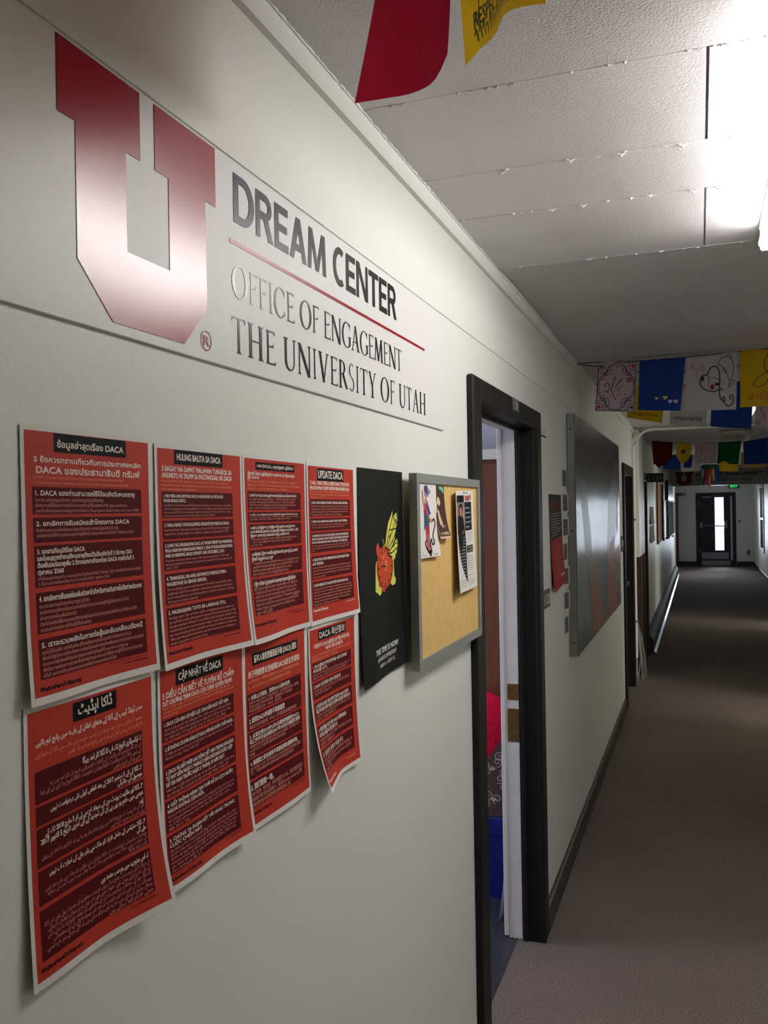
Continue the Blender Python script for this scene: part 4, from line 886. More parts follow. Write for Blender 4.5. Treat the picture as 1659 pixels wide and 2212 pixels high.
# ------------------------------------------------------------------ cork board
cb = thing('cork_board', (0, 2.12, 1.38), 'aluminium framed cork board beside the open door', 'board')
X1 = .036
mb = MB(); mb.box(0.0185, .030, 1.845, 2.405, 1.390, 1.806); mb.build('cork_panel', CORK, cb)
fw = .021
def frame_bar(mb, pts):   # mitred bar: front face trapezoid given in (y,z)
    vs = [(0.0175, a, b) for a, b in pts] + [(X1, a, b) for a, b in pts]
    mb.add(vs, [(0, 1, 2, 3), (7, 6, 5, 4), (0, 4, 5, 1), (1, 5, 6, 2), (2, 6, 7, 3), (3, 7, 4, 0)])
Y0, Y1, Z0, Z1 = 1.832, 2.418, 1.379, 1.818
for pts in ([(Y0, Z0), (Y0, Z1), (Y0 + fw, Z1 - fw), (Y0 + fw, Z0 + fw)], [(Y1, Z1), (Y1, Z0), (Y1 - fw, Z0 + fw), (Y1 - fw, Z1 - fw)],
            [(Y0, Z1), (Y1, Z1), (Y1 - fw, Z1 - fw), (Y0 + fw, Z1 - fw)], [(Y1, Z0), (Y0, Z0), (Y0 + fw, Z0 + fw), (Y1 - fw, Z0 + fw)]):
    mb = MB(); frame_bar(mb, pts); o = fixn(mb.build('frame_bar', ALU, cb))
mb = MB()
rnd = random.Random(11)
for _ in range(46):
    yy = rnd.choice([rnd.uniform(1.855, 1.87), rnd.uniform(1.9, 1.96), rnd.uniform(1.86, 2.39)]); zz = rnd.uniform(1.41, 1.78 if yy > 2.1 else 1.6)
    r_ = rnd.uniform(.0008, .0017); n = 7
    mb.add([(.0303, yy + r_ * cos(6.283 * i / n), zz + r_ * sin(6.283 * i / n)) for i in range(n)], [tuple(range(n))])
hk = MB(); hk.bbox(.0005, .0185, 2.05, 2.20, 1.70, 1.73, .002); hk.build('hanging_bracket', STEEL, cb)
mb.build('pin_hole', M('pin_hole_brown', (96, 62, 30)), cb)['kind'] = 'stuff'
SK = M('warm_skin_print', (196, 120, 96)); PURP = M('violet_print', (66, 58, 128)); CRIM = M('crimson_print', (168, 34, 52)); TEAL = M('deep_teal_print', (34, 84, 88)); GREY = M('grey_print', (150, 146, 150))
# pinned drawing of a standing woman
W, H = .138, .169
sh = Sheet(W, H, lambda u, v: (.0325 + .010 * (v / H) ** 2 * (.4 + .6 * u / W), 1.853 + u, 1.796 - v), lift=.0004)
sh.rect(0, 0, W, H, 0, 0)
sh.soft(pp([(36, 58), (46, 40), (62, 38), (80, 60), (88, 70), (74, 72), (82, 84), (70, 92), (60, 70), (48, 66), (44, 96), (30, 110), (36, 84)]), 2, 1)
sh.soft(pp([(24, 18), (32, 14), (36, 44), (46, 52), (40, 62), (28, 40)]), 3, 2)
sh.disc(.052, .040, .008, .009, 3, 2, 14)
sh.soft(pp([(42, 52), (60, 50), (64, 70), (44, 72)]), 4, 2)
sh.soft(pp([(62, 58), (72, 76), (96, 84), (94, 90), (70, 84), (58, 66)]), 3, 2)
sh.soft(pp([(44, 72), (66, 70), (70, 96), (42, 98)]), 5, 2)
sh.soft(pp([(42, 98), (56, 97), (54, 128), (56, 150), (48, 150), (44, 126)]), 4, 2); sh.soft(pp([(58, 97), (70, 96), (66, 126), (66, 152), (60, 152), (60, 124)]), 4, 2)
sh.disc(.056, .012, .016, .009, 2, 1, 16); sh.disc(.078, .018, .014, .006, 6, 1, 16)
for q in range(5): sh.curve(pp([(48 + q * 4, 18), (44 + q * 7, 24), (52 + q * 5, 30)]), .002, 2, 2)
sh.curve(pp([(96, 86), (108, 82), (116, 92), (104, 106), (92, 122), (100, 136), (84, 140), (78, 128), (70, 140), (74, 156), (58, 158), (40, 146), (36, 134), (44, 130)]), .0046, 1, 2)
sh.disc(.064, .157, .013, .005, 1, 2, 16); sh.disc(.066, .164, .006, .003, 1, 2, 12)
sh.stroke(pp([(88, 164), (118, 164)]), .002, 6, 1); sh.stroke(pp([(4, 163), (40, 164)]), .001, 6, 1); sh.stroke(pp([(4, 157), (18, 157)]), .001, 6, 1)
tag(sh.build('drawing', [PAPER, PBLACK, PURP, SK, CRIM, TEAL, GREY]), 'white drawing of a standing woman with raised arm pinned on the cork board', 'picture')
BRN = M('dark_brown_print', (62, 32, 26)); CRM = M('cream_print', (232, 202, 156)); PINKP = M('pale_pink_print', (226, 180, 170)); MINT = M('mint_print', (88, 176, 150))
W, H = .080, .127
sh = Sheet(W, H, lambda u, v: (.0318 + .014 * (v / H) ** 3, 1.982 + u + .014 * v / H * u / W, 1.7935 - v), lift=.0004)
sh.rect(0, 0, W, H, 3, 0); sh.rect(.002, .0, W - .002, H - .005, 1, 1)
sh.soft(pp([(16, 30), (24, 26), (34, 32), (40, 40), (34, 48), (30, 46), (24, 56), (30, 70), (40, 88), (42, 100), (36, 102), (30, 96), (22, 94), (16, 80), (12, 60), (10, 44)]), 2, 2)
sh.soft(pp([(14, 44), (22, 46), (26, 56), (20, 60), (12, 52)]), 1, 3); sh.disc(.052, .098, .0025, .003, 2, 2, 10); sh.curve(pp([(22, 62), (30, 78), (36, 96)]), .0014, 1, 3)
sh.soft(pp([(30, 2), (58, 2), (70, 6), (72, 18), (64, 14), (58, 18), (52, 10), (40, 10)]), 4, 2)
sh.text('U. N. HEROES', .012, .068, .118, .009, 2, 2, bold=.03)
tag(sh.build('print', [PAPER, BRN, CRM, PINKP, MINT]), 'small brown print with cream figure pinned behind the white drawing', 'picture')
W, H = .218, .262
sh = Sheet(W, H, lambda u, v: (.034 + .008 * (v / H) ** 2 + .010 * max(0, (.3 - u / W) / .3) ** 2 + .004 * sin(pi * u / W), 2.128 + u, 1.783 - v + .004 * u / W), lift=.0005)
sh.rect(0, 0, W, H, 0, 0)
sh.rect(.022, .012, .100, .030, 1, 1); sh.rect(.022, .030, .106, .112, 2, 1, .02); sh.rect(.106, .030, .184, .106, 1, 1)
sh.soft(pp([(28, 106), (34, 70), (50, 62), (46, 50), (58, 36), (76, 34), (84, 50), (78, 64), (90, 78), (96, 112), (28, 112)]), 1, 2)
sh.soft(pp([(52, 50), (66, 42), (76, 52), (72, 66), (58, 66)]), 3, 3); sh.soft(pp([(48, 90), (60, 84), (76, 96), (84, 112), (44, 112)]), 5, 3); sh.soft(pp([(78, 60), (104, 40), (104, 90), (92, 92)]), 6, 2)
sh.text('FUNDET', .112, .166, .027, .020, 4, 1, bold=.014); sh.disc(.176, .017, .007, .009, 7, 1, 12)
sh.disc(.104, .0055, .005, .004, 1, 1, 12); sh.stroke(pp([(120, 6), (140, 6)]), .004, 7, 1)
for i, w in enumerate((46, 58, 52, 62, 40)): sh.text('immigrant student story', .112, .112 + w * mm, (.048 + i * .0125), .008, 0, 2)
sh.soft(pp([(32, 113), (104, 112), (104, 238), (92, 232), (74, 214), (54, 186), (40, 156)]), 1, 1)
for i in range(13): sh.text('personal stories from the campus', (.040 + .0026 * max(0, i - 4)), .096, .124 + i * .0082, .0066, 0, 2)
for i in range(5): sh.text('students faculty staff', .112 + i * .003, .182 - i * .003, .114 + i * .0055, .005, 7, 1)
sh.rect(.114, .146, .186, .165, 1, 1); sh.text('FEATURING', .124, .176, .154, .007, 0, 2); sh.text('STUDENT SPEAKERS', .120, .180, .162, .006, 0, 2)
for i in range(13):
    if i in (7, 9): continue
    sh.text('admission is free and open', .112, (.182 if i % 3 else .168), .176 + i * .0062, .0048, 1, 1)
for i in range(3): sh.text('presented by students', .030 + .004 * i, .090, .236 + i * .007, .006, 7, 1)
tag(sh.build('notice', [PAPER, PBLACK, M('photo_tan_print', (136, 112, 96)), SK, M('scarlet_print', (214, 40, 32)), M('ochre_print', (196, 140, 60)), GREY, M('mid_grey_print', (120, 118, 120))]),
    'long white event notice with black curved column pinned at right of the cork board', 'notice')

# ------------------------------------------------------------------ things beyond the open door on the left wall
mb = MB(); mb.bbox(0.0, .008, 3.575, 3.785, 1.312, 1.388, .001)
sh = Sheet(.2, .08, flat_yz(.0082, 3.58, 1.388)); sh.text('1120', .06, .196, .061, .062, 1, 1, bold=.02)
mb.add(sh.mb.v, sh.mb.f, 1)
tag(mb.build('room_number_sign', [SIGNBLACK, SIGNWHITE]), 'black room number sign half hidden by the open door frame, ending in 0', 'sign')
sh = Sheet(.16, .05, lambda u, v: (.0015 + .003 * u, 3.62 + u, 2.088 - v)); sh.rect(0, 0, .16, .05, 0, 0); sh.rect(0, .042, .16, .05, 2, 1)
sh.text('2 - 8', .085, .14, .022, .014, 1, 1, bold=.02); sh.text('office hours', .02, .14, .035, .010, 1, 1)
tag(sh.build('notice', [PAPER, PBLACK, BRN]), 'little white notice on the wall at the upper right of the open door frame', 'notice')
W, H = .345, .440
CHAR = M('charcoal_print', (44, 38, 37), spec=.15); BRED = M('bright_red_print', (164, 22, 34), spec=.15)
sh = Sheet(W, H, lambda u, v: (.002 + .014 * (v / H) ** 3, 3.835 + u + .035 * v / H, 1.797 - v + .03 * (u / W) * (v / H)))
sh.rect(0, 0, W, H, 0, 0, .03); sh.rect(0, .21, W, H, 1, 1, .03)
sh.text('DREAM', .03, .2, .05, .03, 1, 1, bold=.02); sh.text('WEEK OF ACTION', .03, .3, .068, .02, 1, 1)
for i in range(9): sh.text('panel workshop and film screening schedule', .03, .31 - (i % 3) * .04, .092 + i * .0125, .010, 2, 2)
for i in range(11): sh.text('join us for events across the campus', .08, .28 - (i % 4) * .03, .25 + i * .015, .010, 3, 2)
sh.text('EVENT SPONSORS', .22, .33, .40, .016, 2, 2, bold=.02)
tag(sh.build('poster', [CHAR, BRED, PW2, PSALMON]), 'narrow looking black and red poster hanging right of the open door frame', 'poster')
# seven small photographs in a column
PH = [M('dark_photo_print', (62, 58, 56), noise=0.5, nscale=26), M('brown_photo_print', (84, 74, 66), noise=0.5, nscale=30)]
names = ['topmost', 'second from the top', 'third from the top', 'fourth one', 'third from the bottom', 'second from the bottom', 'lowest']
for i in range(7):
    zc_ = 1.880 - i * .1195
    sh = Sheet(.125, .094, (lambda z_, k: (lambda u, v: (.0015 + .010 * (u / .125) ** 2 * (1 if k % 3 else .4), 4.236 + u, z_ + .047 - v)))(zc_, i))
    sh.rect(0, 0, .125, .094, 0, 0, .02); sh.rect(.014, .008, .111, .086, 1, 1, .03)
    sh.disc(.05, .045, .016, .02, 2, 2, 14); sh.disc(.085, .055, .014, .018, 2, 2, 14); sh.poly(pp([(30, 86), (40, 64), (95, 66), (106, 86)]), 2, 2)
    tag(sh.build('photograph', [PAPER, PH[i % 2], PH[1 - i % 2]]), 'small white bordered photograph on the wall left of the metal panel, ' + names[i], 'photo', 'small photographs in a column')
# framed sheet of metal with painted brush strokes
def metal_material():
    m = M('brushed_metal_sheet', (122, 123, 126), rough=0.25, metal=1.0, noise=0.08, nscale=3, aniso=0.4)
    nt = m.node_tree; N = nt.nodes; L = nt.links; b = N['Principled BSDF']
    tc = [n for n in N if n.type == 'TEX_COORD'][0]
    mp = N.new('ShaderNodeMapping'); mp.inputs['Scale'].default_value = (1, 30, 1.2); L.new(tc.outputs['Object'], mp.inputs['Vector'])
    nz = N.new('ShaderNodeTexNoise'); nz.inputs['Scale'].default_value = 3.0; nz.inputs['Detail'].default_value = 5; L.new(mp.outputs[0], nz.inputs['Vector'])
    n2 = N.new('ShaderNodeTexNoise'); n2.inputs['Scale'].default_value = 2.2; n2.inputs['Detail'].default_value = 1; L.new(tc.outputs['Object'], n2.inputs['Vector'])
    ad = N.new('ShaderNodeMath'); ad.operation = 'MULTIPLY_ADD'; ad.inputs[1].default_value = 6.0
    L.new(n2.outputs['Fac'], ad.inputs[0]); L.new(nz.outputs['Fac'], ad.inputs[2])
    bp = N.new('ShaderNodeBump'); bp.inputs['Strength'].default_value = 0.35; bp.inputs['Distance'].default_value = 0.006
    L.new(ad.outputs[0], bp.inputs['Height']); L.new(bp.outputs['Normal'], b.inputs['Normal'])
    return m
METAL = metal_material()
mp = thing('metal_panel', (0, 5.6, 1.0), 'large sheet metal artwork with faint orange and blue strokes on the left wall', 'artwork')
mb = MB(); mb.bbox(0.0005, .040, 4.41, 6.92, .990, 2.205, .004); mb.build('panel_box', M('dull_grey_metal_edge', (132, 134, 132), rough=0.5, metal=0.5), mp)
mb = MB(); mb.bbox(.040, .043, 4.412, 6.918, .992, 2.203, .001); mb.build('metal_face', METAL, mp)
sh = Sheet(2.5, 1.2, flat_yz(.0432, 4.42, 2.2))
stk = [0]
def st(pts, mi): stk[0] += 1; sh.poly(pts, mi, stk[0] * .8)
st([(.12, .30), (.40, .32), (.95, 1.19), (.62, 1.19)], 0); st([(.50, .72), (.74, .74), (1.35, 1.19), (.62, 1.19), (.58, 1.0)], 1)
st([(1.60, .45), (2.15, .10), (2.42, .14), (2.30, .40), (2.0, .8), (1.9, 1.19), (1.42, 1.19), (1.50, .8)], 0); st([(1.66, .72), (1.98, .66), (2.16, 1.19), (1.46, 1.19)], 1)
st([(2.20, .35), (2.36, .25), (2.30, .62), (2.22, .66)], 1); st([(2.10, .80), (2.40, .74), (2.40, .78), (2.16, .90)], 1); st([(1.30, .80), (1.40, .80), (1.46, 1.19), (1.33, 1.19)], 2)
sh.mb.build('paint_strokes', [M('smoky_grey_paint', (62, 60, 66), rough=0.32, spec=0.6), M('rust_orange_paint', (142, 66, 44), rough=0.38), M('steel_blue_paint', (66, 88, 124), rough=0.35)], mp)
mb = MB()
for (yy, zz) in ((4.4085, 2.13), (4.4085, 1.62), (4.4085, 1.06)):
    mb = MB(); mb.tube([(.022, yy + .003, zz), (.022, yy - .0005, zz)], .0045, 8); mb.build('screw', HOLE, mp)
# door 2 (dark, closed) further along
d2 = sempty('door_2', (0, 8.25, 0), 'black framed door standing dark beyond the metal panel', 'door')
mb = MB(); mb.bbox(0, .02, 7.70, 7.802, 0, 2.115); mb.bbox(0, .02, 8.698, 8.80, 0, 2.115); mb.bbox(0, .0195, 7.8, 8.70, 2.025, 2.115); mb.box(-.1, .002, 7.795, 7.80, 0, 2.03); mb.box(-.1, .002, 8.695, 8.705, 0, 2.03)
mb.build('door_casing', BLACKTRIM, d2)
mb = MB(); mb.bbox(-.10, -.06, 7.80, 8.70, .006, 2.028, .003); mb.build('door_leaf', M('near_black_door', (26, 26, 27), rough=0.5), d2)
mb = MB(); mb.box(-.07, -.055, 7.98, 8.5, 2.0, 2.022); mb.build('closer_arm', STEEL, d2)
mb = MB(); mb.tube([(-.06, 8.62, 1.0), (-.02, 8.62, 1.0)], .026, 12); mb.build('door_handle', STEEL, d2)
mb = MB(); mb.bbox(0, .007, 7.50, 7.66, 1.36, 1.49, .001); mb.bbox(.007, .008, 7.53, 7.63, 1.40, 1.46, .0003, 1)
tag(mb.build('room_number_sign', [SIGNBLACK, SIGNWHITE]), 'small dark room sign with white insert beside the black closed door', 'sign')
# conduit: up the wall, along the ceiling
mb = MB()
pts = [(.018, 8.90, .25), (.018, 8.90, 2.28)] + [(.018 + .18 * (1 - cos(radians(a))), 8.90 + .06 * a / 90, 2.28 + .215 * sin(radians(a))) for a in range(10, 91, 10)] + [(1.0, 9.0, 2.497), (2.04, 8.85, 2.50)]
mb.tube(pts, .013, 10)
cdt = thing('conduit', (.018, 8.9, .25), 'painted pipe conduit running up the wall and across the ceiling', 'pipe')
mb.build('pipe', PAINT, cdt, smooth=True)
for zz in (.6, 1.6):
    mb = MB(); mb.bbox(.0005, .034, 8.875, 8.925, zz, zz + .016, .002); mb.build('pipe_clamp', STEEL, cdt)
# tall pale board, then door 1124
mb = MB(); mb.bbox(.0005, .06, 8.965, 9.84, 1.235, 2.50, .004)
tag(mb.build('wall_board', PAINT), 'tall plain white board fixed to the wall before the sign numbered 1124', 'board')
d3 = sempty('door_3', (0, 10.25, 0), 'dark brown wooden door under the sign numbered 1124', 'door')
mb = MB(); mb.bbox(0, .055, 9.30, 9.42, 0, 2.12); mb.bbox(0, .05, 9.85, 9.955, 0, 2.12); mb.bbox(0, .05, 10.545, 10.65, 0, 2.12); mb.bbox(0, .0495, 9.4, 10.55, 2.025, 2.12); mb.build('door_casing', DARKWOOD, d3)
mb = MB(); mb.bbox(-.06, -.02, 9.95, 10.55, .006, 2.028, .003); mb.bbox(.001, .03, 9.42, 9.85, .006, 1.23, .003); mb.build('door_leaf', DARKWOOD, d3)
mb = MB(); mb.tube([(-.02, 10.02, 1.0), (.03, 10.02, 1.0)], .025, 12); mb.build('door_handle', BRASS, d3)
def flag_sign(name, x0, x1, y, z0, z1, text, em, label, ink, mat=SIGNBLACK):
    mb = MB(); mb.bbox(x0, x1, y, y + .018, z0, z1, .002)
    sh = Sheet(1, 1, lambda u, v: (x0 + u, y - .0004, z0 + (z1 - z0) - v))
    sh.text(text, (x1 - x0) * .12, (x1 - x0) * .93, (z1 - z0) * .78, em, 1, 1, bold=.03)
    mb.add(sh.mb.v, sh.mb.f, 1)
    return tag(mb.build(name, [mat, ink]), label, 'sign')
flag_sign('room_number_sign', .045, .232, 10.655, 2.018, 2.124, '1124', .078, 'black projecting sign numbered 1124 above the brown door', SIGNGREY)
# bundle of loose cable sleeves by the foot of the conduit
mb = MB(); rnd = random.Random(2)
for q in range(7):
    x_ = .02 + .008 * q; y_ = 8.98 + .03 * q
    mb.tube([(.02, 8.97 + .008 * q, .62), (.03 + .004 * q, y_, .42), (x_ + rnd.uniform(0, .03), y_ + rnd.uniform(-.03, .03), .22), (x_ + rnd.uniform(0, .05), y_ + rnd.uniform(-.04, .06), .006)], .006, 6)
tag(mb.build('cable_bundle', M('dusty_grey_cable', (126, 126, 124), rough=.7)), 'grey bundle of loose cables hanging to the floor under the white board', 'cables')
# paper notices, cork strip, boards, display, cases further along the left wall
TAN = M('tan_paper', (172, 158, 124), rough=0.7); ORG = M('amber_cork', (188, 132, 74), rough=0.8, noise=.1, nscale=30); CASEBLK = M('black_display', (14, 14, 16), rough=0.25)
def simple(name, y0, y1, z0, z1, t, mats, label, cat, inner=None):
    mb = MB(); mb.bbox(.0005, t, y0, y1, z0, z1, .003)
    if inner: mb.box(t, t + .001, y0 + inner, y1 - inner, z0 + inner, z1 - inner, 1)
    return tag(mb.build(name, mats), label, cat)
def notice(y0, y1, z0, z1, mats, label, lines=6):
    sh = Sheet(y1 - y0, z1 - z0, lambda u, v: (.003 + .012 * (v / (z1 - z0)) ** 2, y0 + u, z1 - v)); sh.rect(0, 0, y1 - y0, z1 - z0, 0, 0, .08)
    for i in range(lines): sh.stroke([(.08, (z1 - z0) * (i + 1) / (lines + 1.5)), ((y1 - y0) * (.9 if i % 3 else .7), (z1 - z0) * (i + 1) / (lines + 1.5))], .008, 1, 1)
    return tag(sh.build('notice', mats), label, 'notice')
notice(12.05, 13.0, 1.49, 1.73, [TAN, BRN], 'tan paper notice on the wall past the brown door, the upper of two', 5)
notice(12.0, 13.1, 1.245, 1.475, [TAN, BRN], 'tan paper notice on the wall past the brown door, the lower of two', 4)
tb = thing('tack_board', (0, 14.8, 1.18), 'amber cork tack board on the left wall beyond the tan notices', 'board')
mb = MB(); mb.bbox(.0005, .02, 14.0, 15.55, 1.18, 2.10, .003); mb.build('cork_panel', ORG, tb)
for (t_, a, b, c, d) in ((.045, 15.55, 15.62, 1.17, 2.11), (.028, 13.96, 14.0, 1.17, 2.11), (.028, 13.96, 15.6, 1.15, 1.18)):
    mb = MB(); mb.bbox(.0005, t_, a, b, c, d); mb.build('frame_bar', DARKWOOD, tb)
notice(14.35, 15.3, 1.42, 1.80, [M('brown_card', (122, 78, 44)), BRN], 'brown card pinned on the amber tack board', 4)
wb = thing('white_board', (0, 16.3, 1.15), 'white board with papers between the tack board and the glass case', 'board')
mb = MB(); mb.bbox(.0005, .025, 15.72, 17.2, 1.15, 1.84, .003); mb.build('board_panel', BOARD, wb)
for (t_, a, b) in ((.05, 15.66, 15.72), (.032, 17.2, 17.26)):
    mb = MB(); mb.bbox(.0005, t_, a, b, 1.14, 1.85); mb.build('frame_bar', SIGNBLACK, wb)
simple('display_screen', 17.85, 21.2, 1.855, 2.24, .05, [CASEBLK, CASEBLK], 'black display panel mounted high on the left wall near the beam', 'screen', .02)
gc = thing('glass_case', (0, 19.5, 1.12), 'shallow glass fronted notice case shining with window light on the left wall', 'display case')
mb = MB(); mb.bbox(.0005, .03, 17.8, 21.2, 1.12, 1.835, .003); mb.build('case_back', BOARD, gc)
for q in range(6):
    mb = MB(); mb.box(.0302, .0312, 17.95 + q * .54, 18.4 + q * .54, 1.2, 1.78); mb.build('pinned_sheet', [M('blue_sheet', (96, 128, 206)), M('pale_violet_sheet', (190, 176, 214)), PAPER][q % 3], gc)
mb = MB(); mb.box(.050, .054, 17.8, 21.2, 1.12, 1.835); mb.build('glass_front', M('glass_sheen', (210, 220, 240), rough=0.08, spec=0.9, metal=0.5), gc) if False else mb.build('glass_front', GLASS, gc)
mb = MB(); mb.bbox(.0005, .058, 17.76, 17.8, 1.1, 1.84); mb.bbox(.0005, .058, 21.2, 21.24, 1.1, 1.84); mb.bbox(.0005, .058, 17.8, 21.2, 1.095, 1.12); mb.bbox(.0005, .058, 17.8, 21.2, 1.828, 1.84); mb.build('case_frame', ALU, gc)
pf = thing('picture_frame', (0, 22.6, 1.0), 'tall dark framed picture near the far end of the left wall', 'picture')
mb = MB(); mb.bbox(.0005, .03, 21.75, 23.5, 1.0, 1.92, .004); mb.build('frame', SIGNBLACK, pf)
mb = MB(); mb.box(.0302, .032, 21.83, 23.42, 1.08, 1.84); mb.build('glazed_print', M('glazed_print', (120, 118, 124), rough=0.12, spec=0.8, noise=.6, nscale=4), pf)
mb = MB(); mb.bbox(.0005, .012, 16.0, 16.09, .58, .70, .003); mb.bbox(.012, .05, 16.02, 16.07, .60, .64, .004)
tag(mb.build('wall_outlet', PAINT), 'white plug in an outlet low on the left wall above the baseboard heater', 'outlet')
bh = thing('baseboard_heater', (0, 17, 0), 'long low grey brown baseboard heater along the far left wall', 'heater')
mb = MB(); mb.extrude([(0.0005, .03), (.085, .03), (.088, .16), (.05, .215), (.0005, .22)], 'y', 10.72, 23.4); fixn(mb.build('heater_cover', M('grey_brown_enamel', (60, 57, 52), rough=0.6, spec=.3), bh))
mb = MB(); mb.extrude([(.088, 0.0005), (.118, 0.0005), (.118, .006), (.096, .024), (.088, .026)], 'y', 10.72, 23.4); fixn(mb.build('heater_highlight_strip', M('highlight_strip_metal', (190, 190, 196), rough=0.22, metal=1.0), bh))  # added bright metal strip standing in for the highlight along the foot
# door 4: brown frame in the far left corner
d4 = sempty('door_4', (0, 25.4, 0), 'brown door frame in the far left corner before the exit door', 'door')
mb = MB(); mb.bbox(0, .05, 25.0, 25.12, 0, 2.10); mb.bbox(0, .05, 26.05, 26.2, 0, 2.10); mb.bbox(0, .048, 25.1, 26.1, 2.0, 2.10); mb.build('door_casing', DARKWOOD, d4)
mb = MB(); mb.bbox(0, .015, 25.12, 26.05, .005, 2.0); mb.build('door_leaf', WHITEJAMB, d4)
flag_sign('room_number_sign', .05, .25, 26.1, 2.015, 2.108, '1125', .075, 'black projecting sign numbered 1125 in the far left corner', SIGNWHITE)
mb = MB(); mb.bbox(.105, .25, 26.1, 26.112, 1.90, 2.012, .002)
sh = Sheet(1, 1, lambda u, v: (.105 + u, 26.0996, 2.012 - v)); sh.text('OFFICE', .03, .115, .05, .03, 1, 1); sh.text('LAB', .04, .1, .085, .03, 1, 1); mb.add(sh.mb.v, sh.mb.f, 1)
tag(mb.build('name_plate', [SIGNWHITE, GREY]), 'white name plate under the sign numbered 1125', 'sign')

# ------------------------------------------------------------------ far end: exit door
de = sempty('door_5', (1.05, EY, 0), 'dark exit door with a glowing narrow glass pane at the end of the corridor', 'door')
mb = MB(); mb.bbox(.518, .604, EY - .02, EY + .14, 0, 2.10); mb.bbox(1.498, 1.585, EY - .02, EY + .14, 0, 2.10); mb.bbox(.602, 1.50, EY - .02, EY + .14, 2.02, 2.10); mb.build('door_casing', M('dark_violet_black_paint', (40, 36, 48), rough=.4), de)
DL = M('dark_blue_black_door', (38, 34, 50), rough=0.4)
ya, yb = EY + .10, EY + .145
mb = MB(); mb.box(.601, 1.03, ya, yb, .001, 2.022); mb.box(1.265, 1.50, ya, yb, .001, 2.022); mb.box(1.03, 1.265, ya, yb, .001, .455); mb.box(1.03, 1.265, ya, yb, 1.965, 2.022)
mb.build('door_leaf', DL, de)
mb = MB(); mb.box(1.03, 1.265, ya + .018, ya + .024, .455, 1.965); mb.build('glass_pane', GLASS, de)
mb = MB(); mb.bbox(1.44, 1.494, ya - .02, ya - .0005, .16, 2.0); o = mb.build('edge_strip', SIGNWHITE, de)
mb = MB(); mb.bbox(.66, 1.385, ya - .006, ya, .20, .395, .002); mb.bbox(.655, 1.44, ya - .010, ya, .02, .155, .002); mb.build('kick_plate', M('blue_grey_steel', (150, 152, 168), rough=.4, metal=.4), de)
mb = MB(); mb.tube([(.66, ya - .07, 1.17), (1.33, ya - .07, 1.14)], .015, 10); mb.bbox(.62, .69, ya - .085, ya, 1.08, 1.27, .01); mb.bbox(1.275, 1.36, ya - .085, ya, 1.08, 1.30, .01); mb.build('panic_bar', STEEL, de)
mb = MB(); mb.bbox(.69, .94, ya - .05, ya, 1.955, 2.0, .006); mb.build('door_closer', STEEL, de)
mb = MB(); mb.bbox(.60, .63, ya - .01, ya, 1.75, 1.86, .003); mb.bbox(.60, .63, ya - .01, ya, .40, .5, .003); mb.build('hinge', STEEL, de)
mb = MB(); mb.bbox(1.40, 1.685, 26.44, EY - .001, 2.215, 2.325, .006)
es = tag(mb.build('exit_sign', M('exit_sign_housing', (52, 56, 54), rough=.5)), 'small glowing green EXIT sign above the far door', 'sign')
sh = Sheet(1, 1, lambda u, v: (1.40 + u, 26.4392, 2.325 - v)); sh.text('EXIT', .045, .245, .088, .09, 0, 1, bold=.04)
o = sh.mb.build('exit_lettering', M('green_lit_letters', (40, 230, 90), emit=.9), es)
mb = MB(); mb.bbox(1.645, 1.70, EY - .022, EY - .0005, 1.245, 1.315, .004); tag(mb.build('thermostat', M('beige_plastic', (150, 140, 120))), 'small beige thermostat on the end wall right of the exit door', 'thermostat')
mb = MB(); mb.bbox(1.86, 1.94, EY - .01, EY - .0005, .34, .46, .003); mb.bbox(1.885, 1.915, EY - .014, EY - .01, .36, .44, .002)
tag(mb.build('wall_outlet', M('brown_outlet_plate', (112, 98, 80))), 'brown outlet low on the end wall in the right corner', 'outlet')
# lettering on the beam
sgn = thing('beam_lettering', (1.0, 20.3, 2.2), 'crimson U and dark lettering across the far beam', 'sign')
def beam(fn, mat, name, yy=20.2985):
    sh = Sheet(1, 1, lambda u, v: (u, yy, -v)); fn(sh); return sh.mb.build(name, mat, sgn)
# frame positions: the letter is 0.37 m wide
ux0, ux1, uz0, uz1 = .123, .502, 2.185, 2.485
def uu(p): return (ux0 + (p[0] - .731) / (1.0435 - .731) * (ux1 - ux0), -(uz0 + (p[1] - 1.9525) / (2.2345 - 1.9525) * (uz1 - uz0)))
beam(lambda s: s.poly([uu(p) for p in U], 0, 0), M('matte_crimson_vinyl', (150, 22, 40), rough=.5), 'emblem')
def l1(s): s.text('OFFICE OF ENGAGEMENT', .545, 1.90, -2.385, .10, 0, 0, bold=.03)
beam(l1, VBLACK, 'upper_lettering')
beam(lambda s: s.rect(.56, -2.352, 1.89, -2.347, 0, 0, 1.0), VBLACK, 'rule_line')
beam(lambda s: s.text('THE UNIVERSITY OF UTAH', .56, 1.70, -2.262, .085, 0, 0, bold=.008), M('grey_vinyl', (96, 92, 92)), 'lower_lettering')

# window on the right wall
w1 = sempty('window_1', (RX, 22.95, .60), 'dark framed window shining on the right wall near the end', 'window')
mb = MB()
for (a, b, c, d) in ((22.32, 22.44, .58, 2.26), (23.46, 23.60, .58, 2.26), (22.42, 23.48, 2.16, 2.26), (22.42, 23.48, .58, .68), (22.42, 23.48, 1.36, 1.42)): mb.bbox(RX - .02, RX + .10, a, b, c, d)
mb.build('window_frame', M('dark_bronze_frame', (66, 60, 52), rough=.4), w1)
mb = MB(); mb.box(RX + .04, RX + .045, 22.4, 23.5, .64, 2.2); mb.build('window_pane', GLASS, w1)
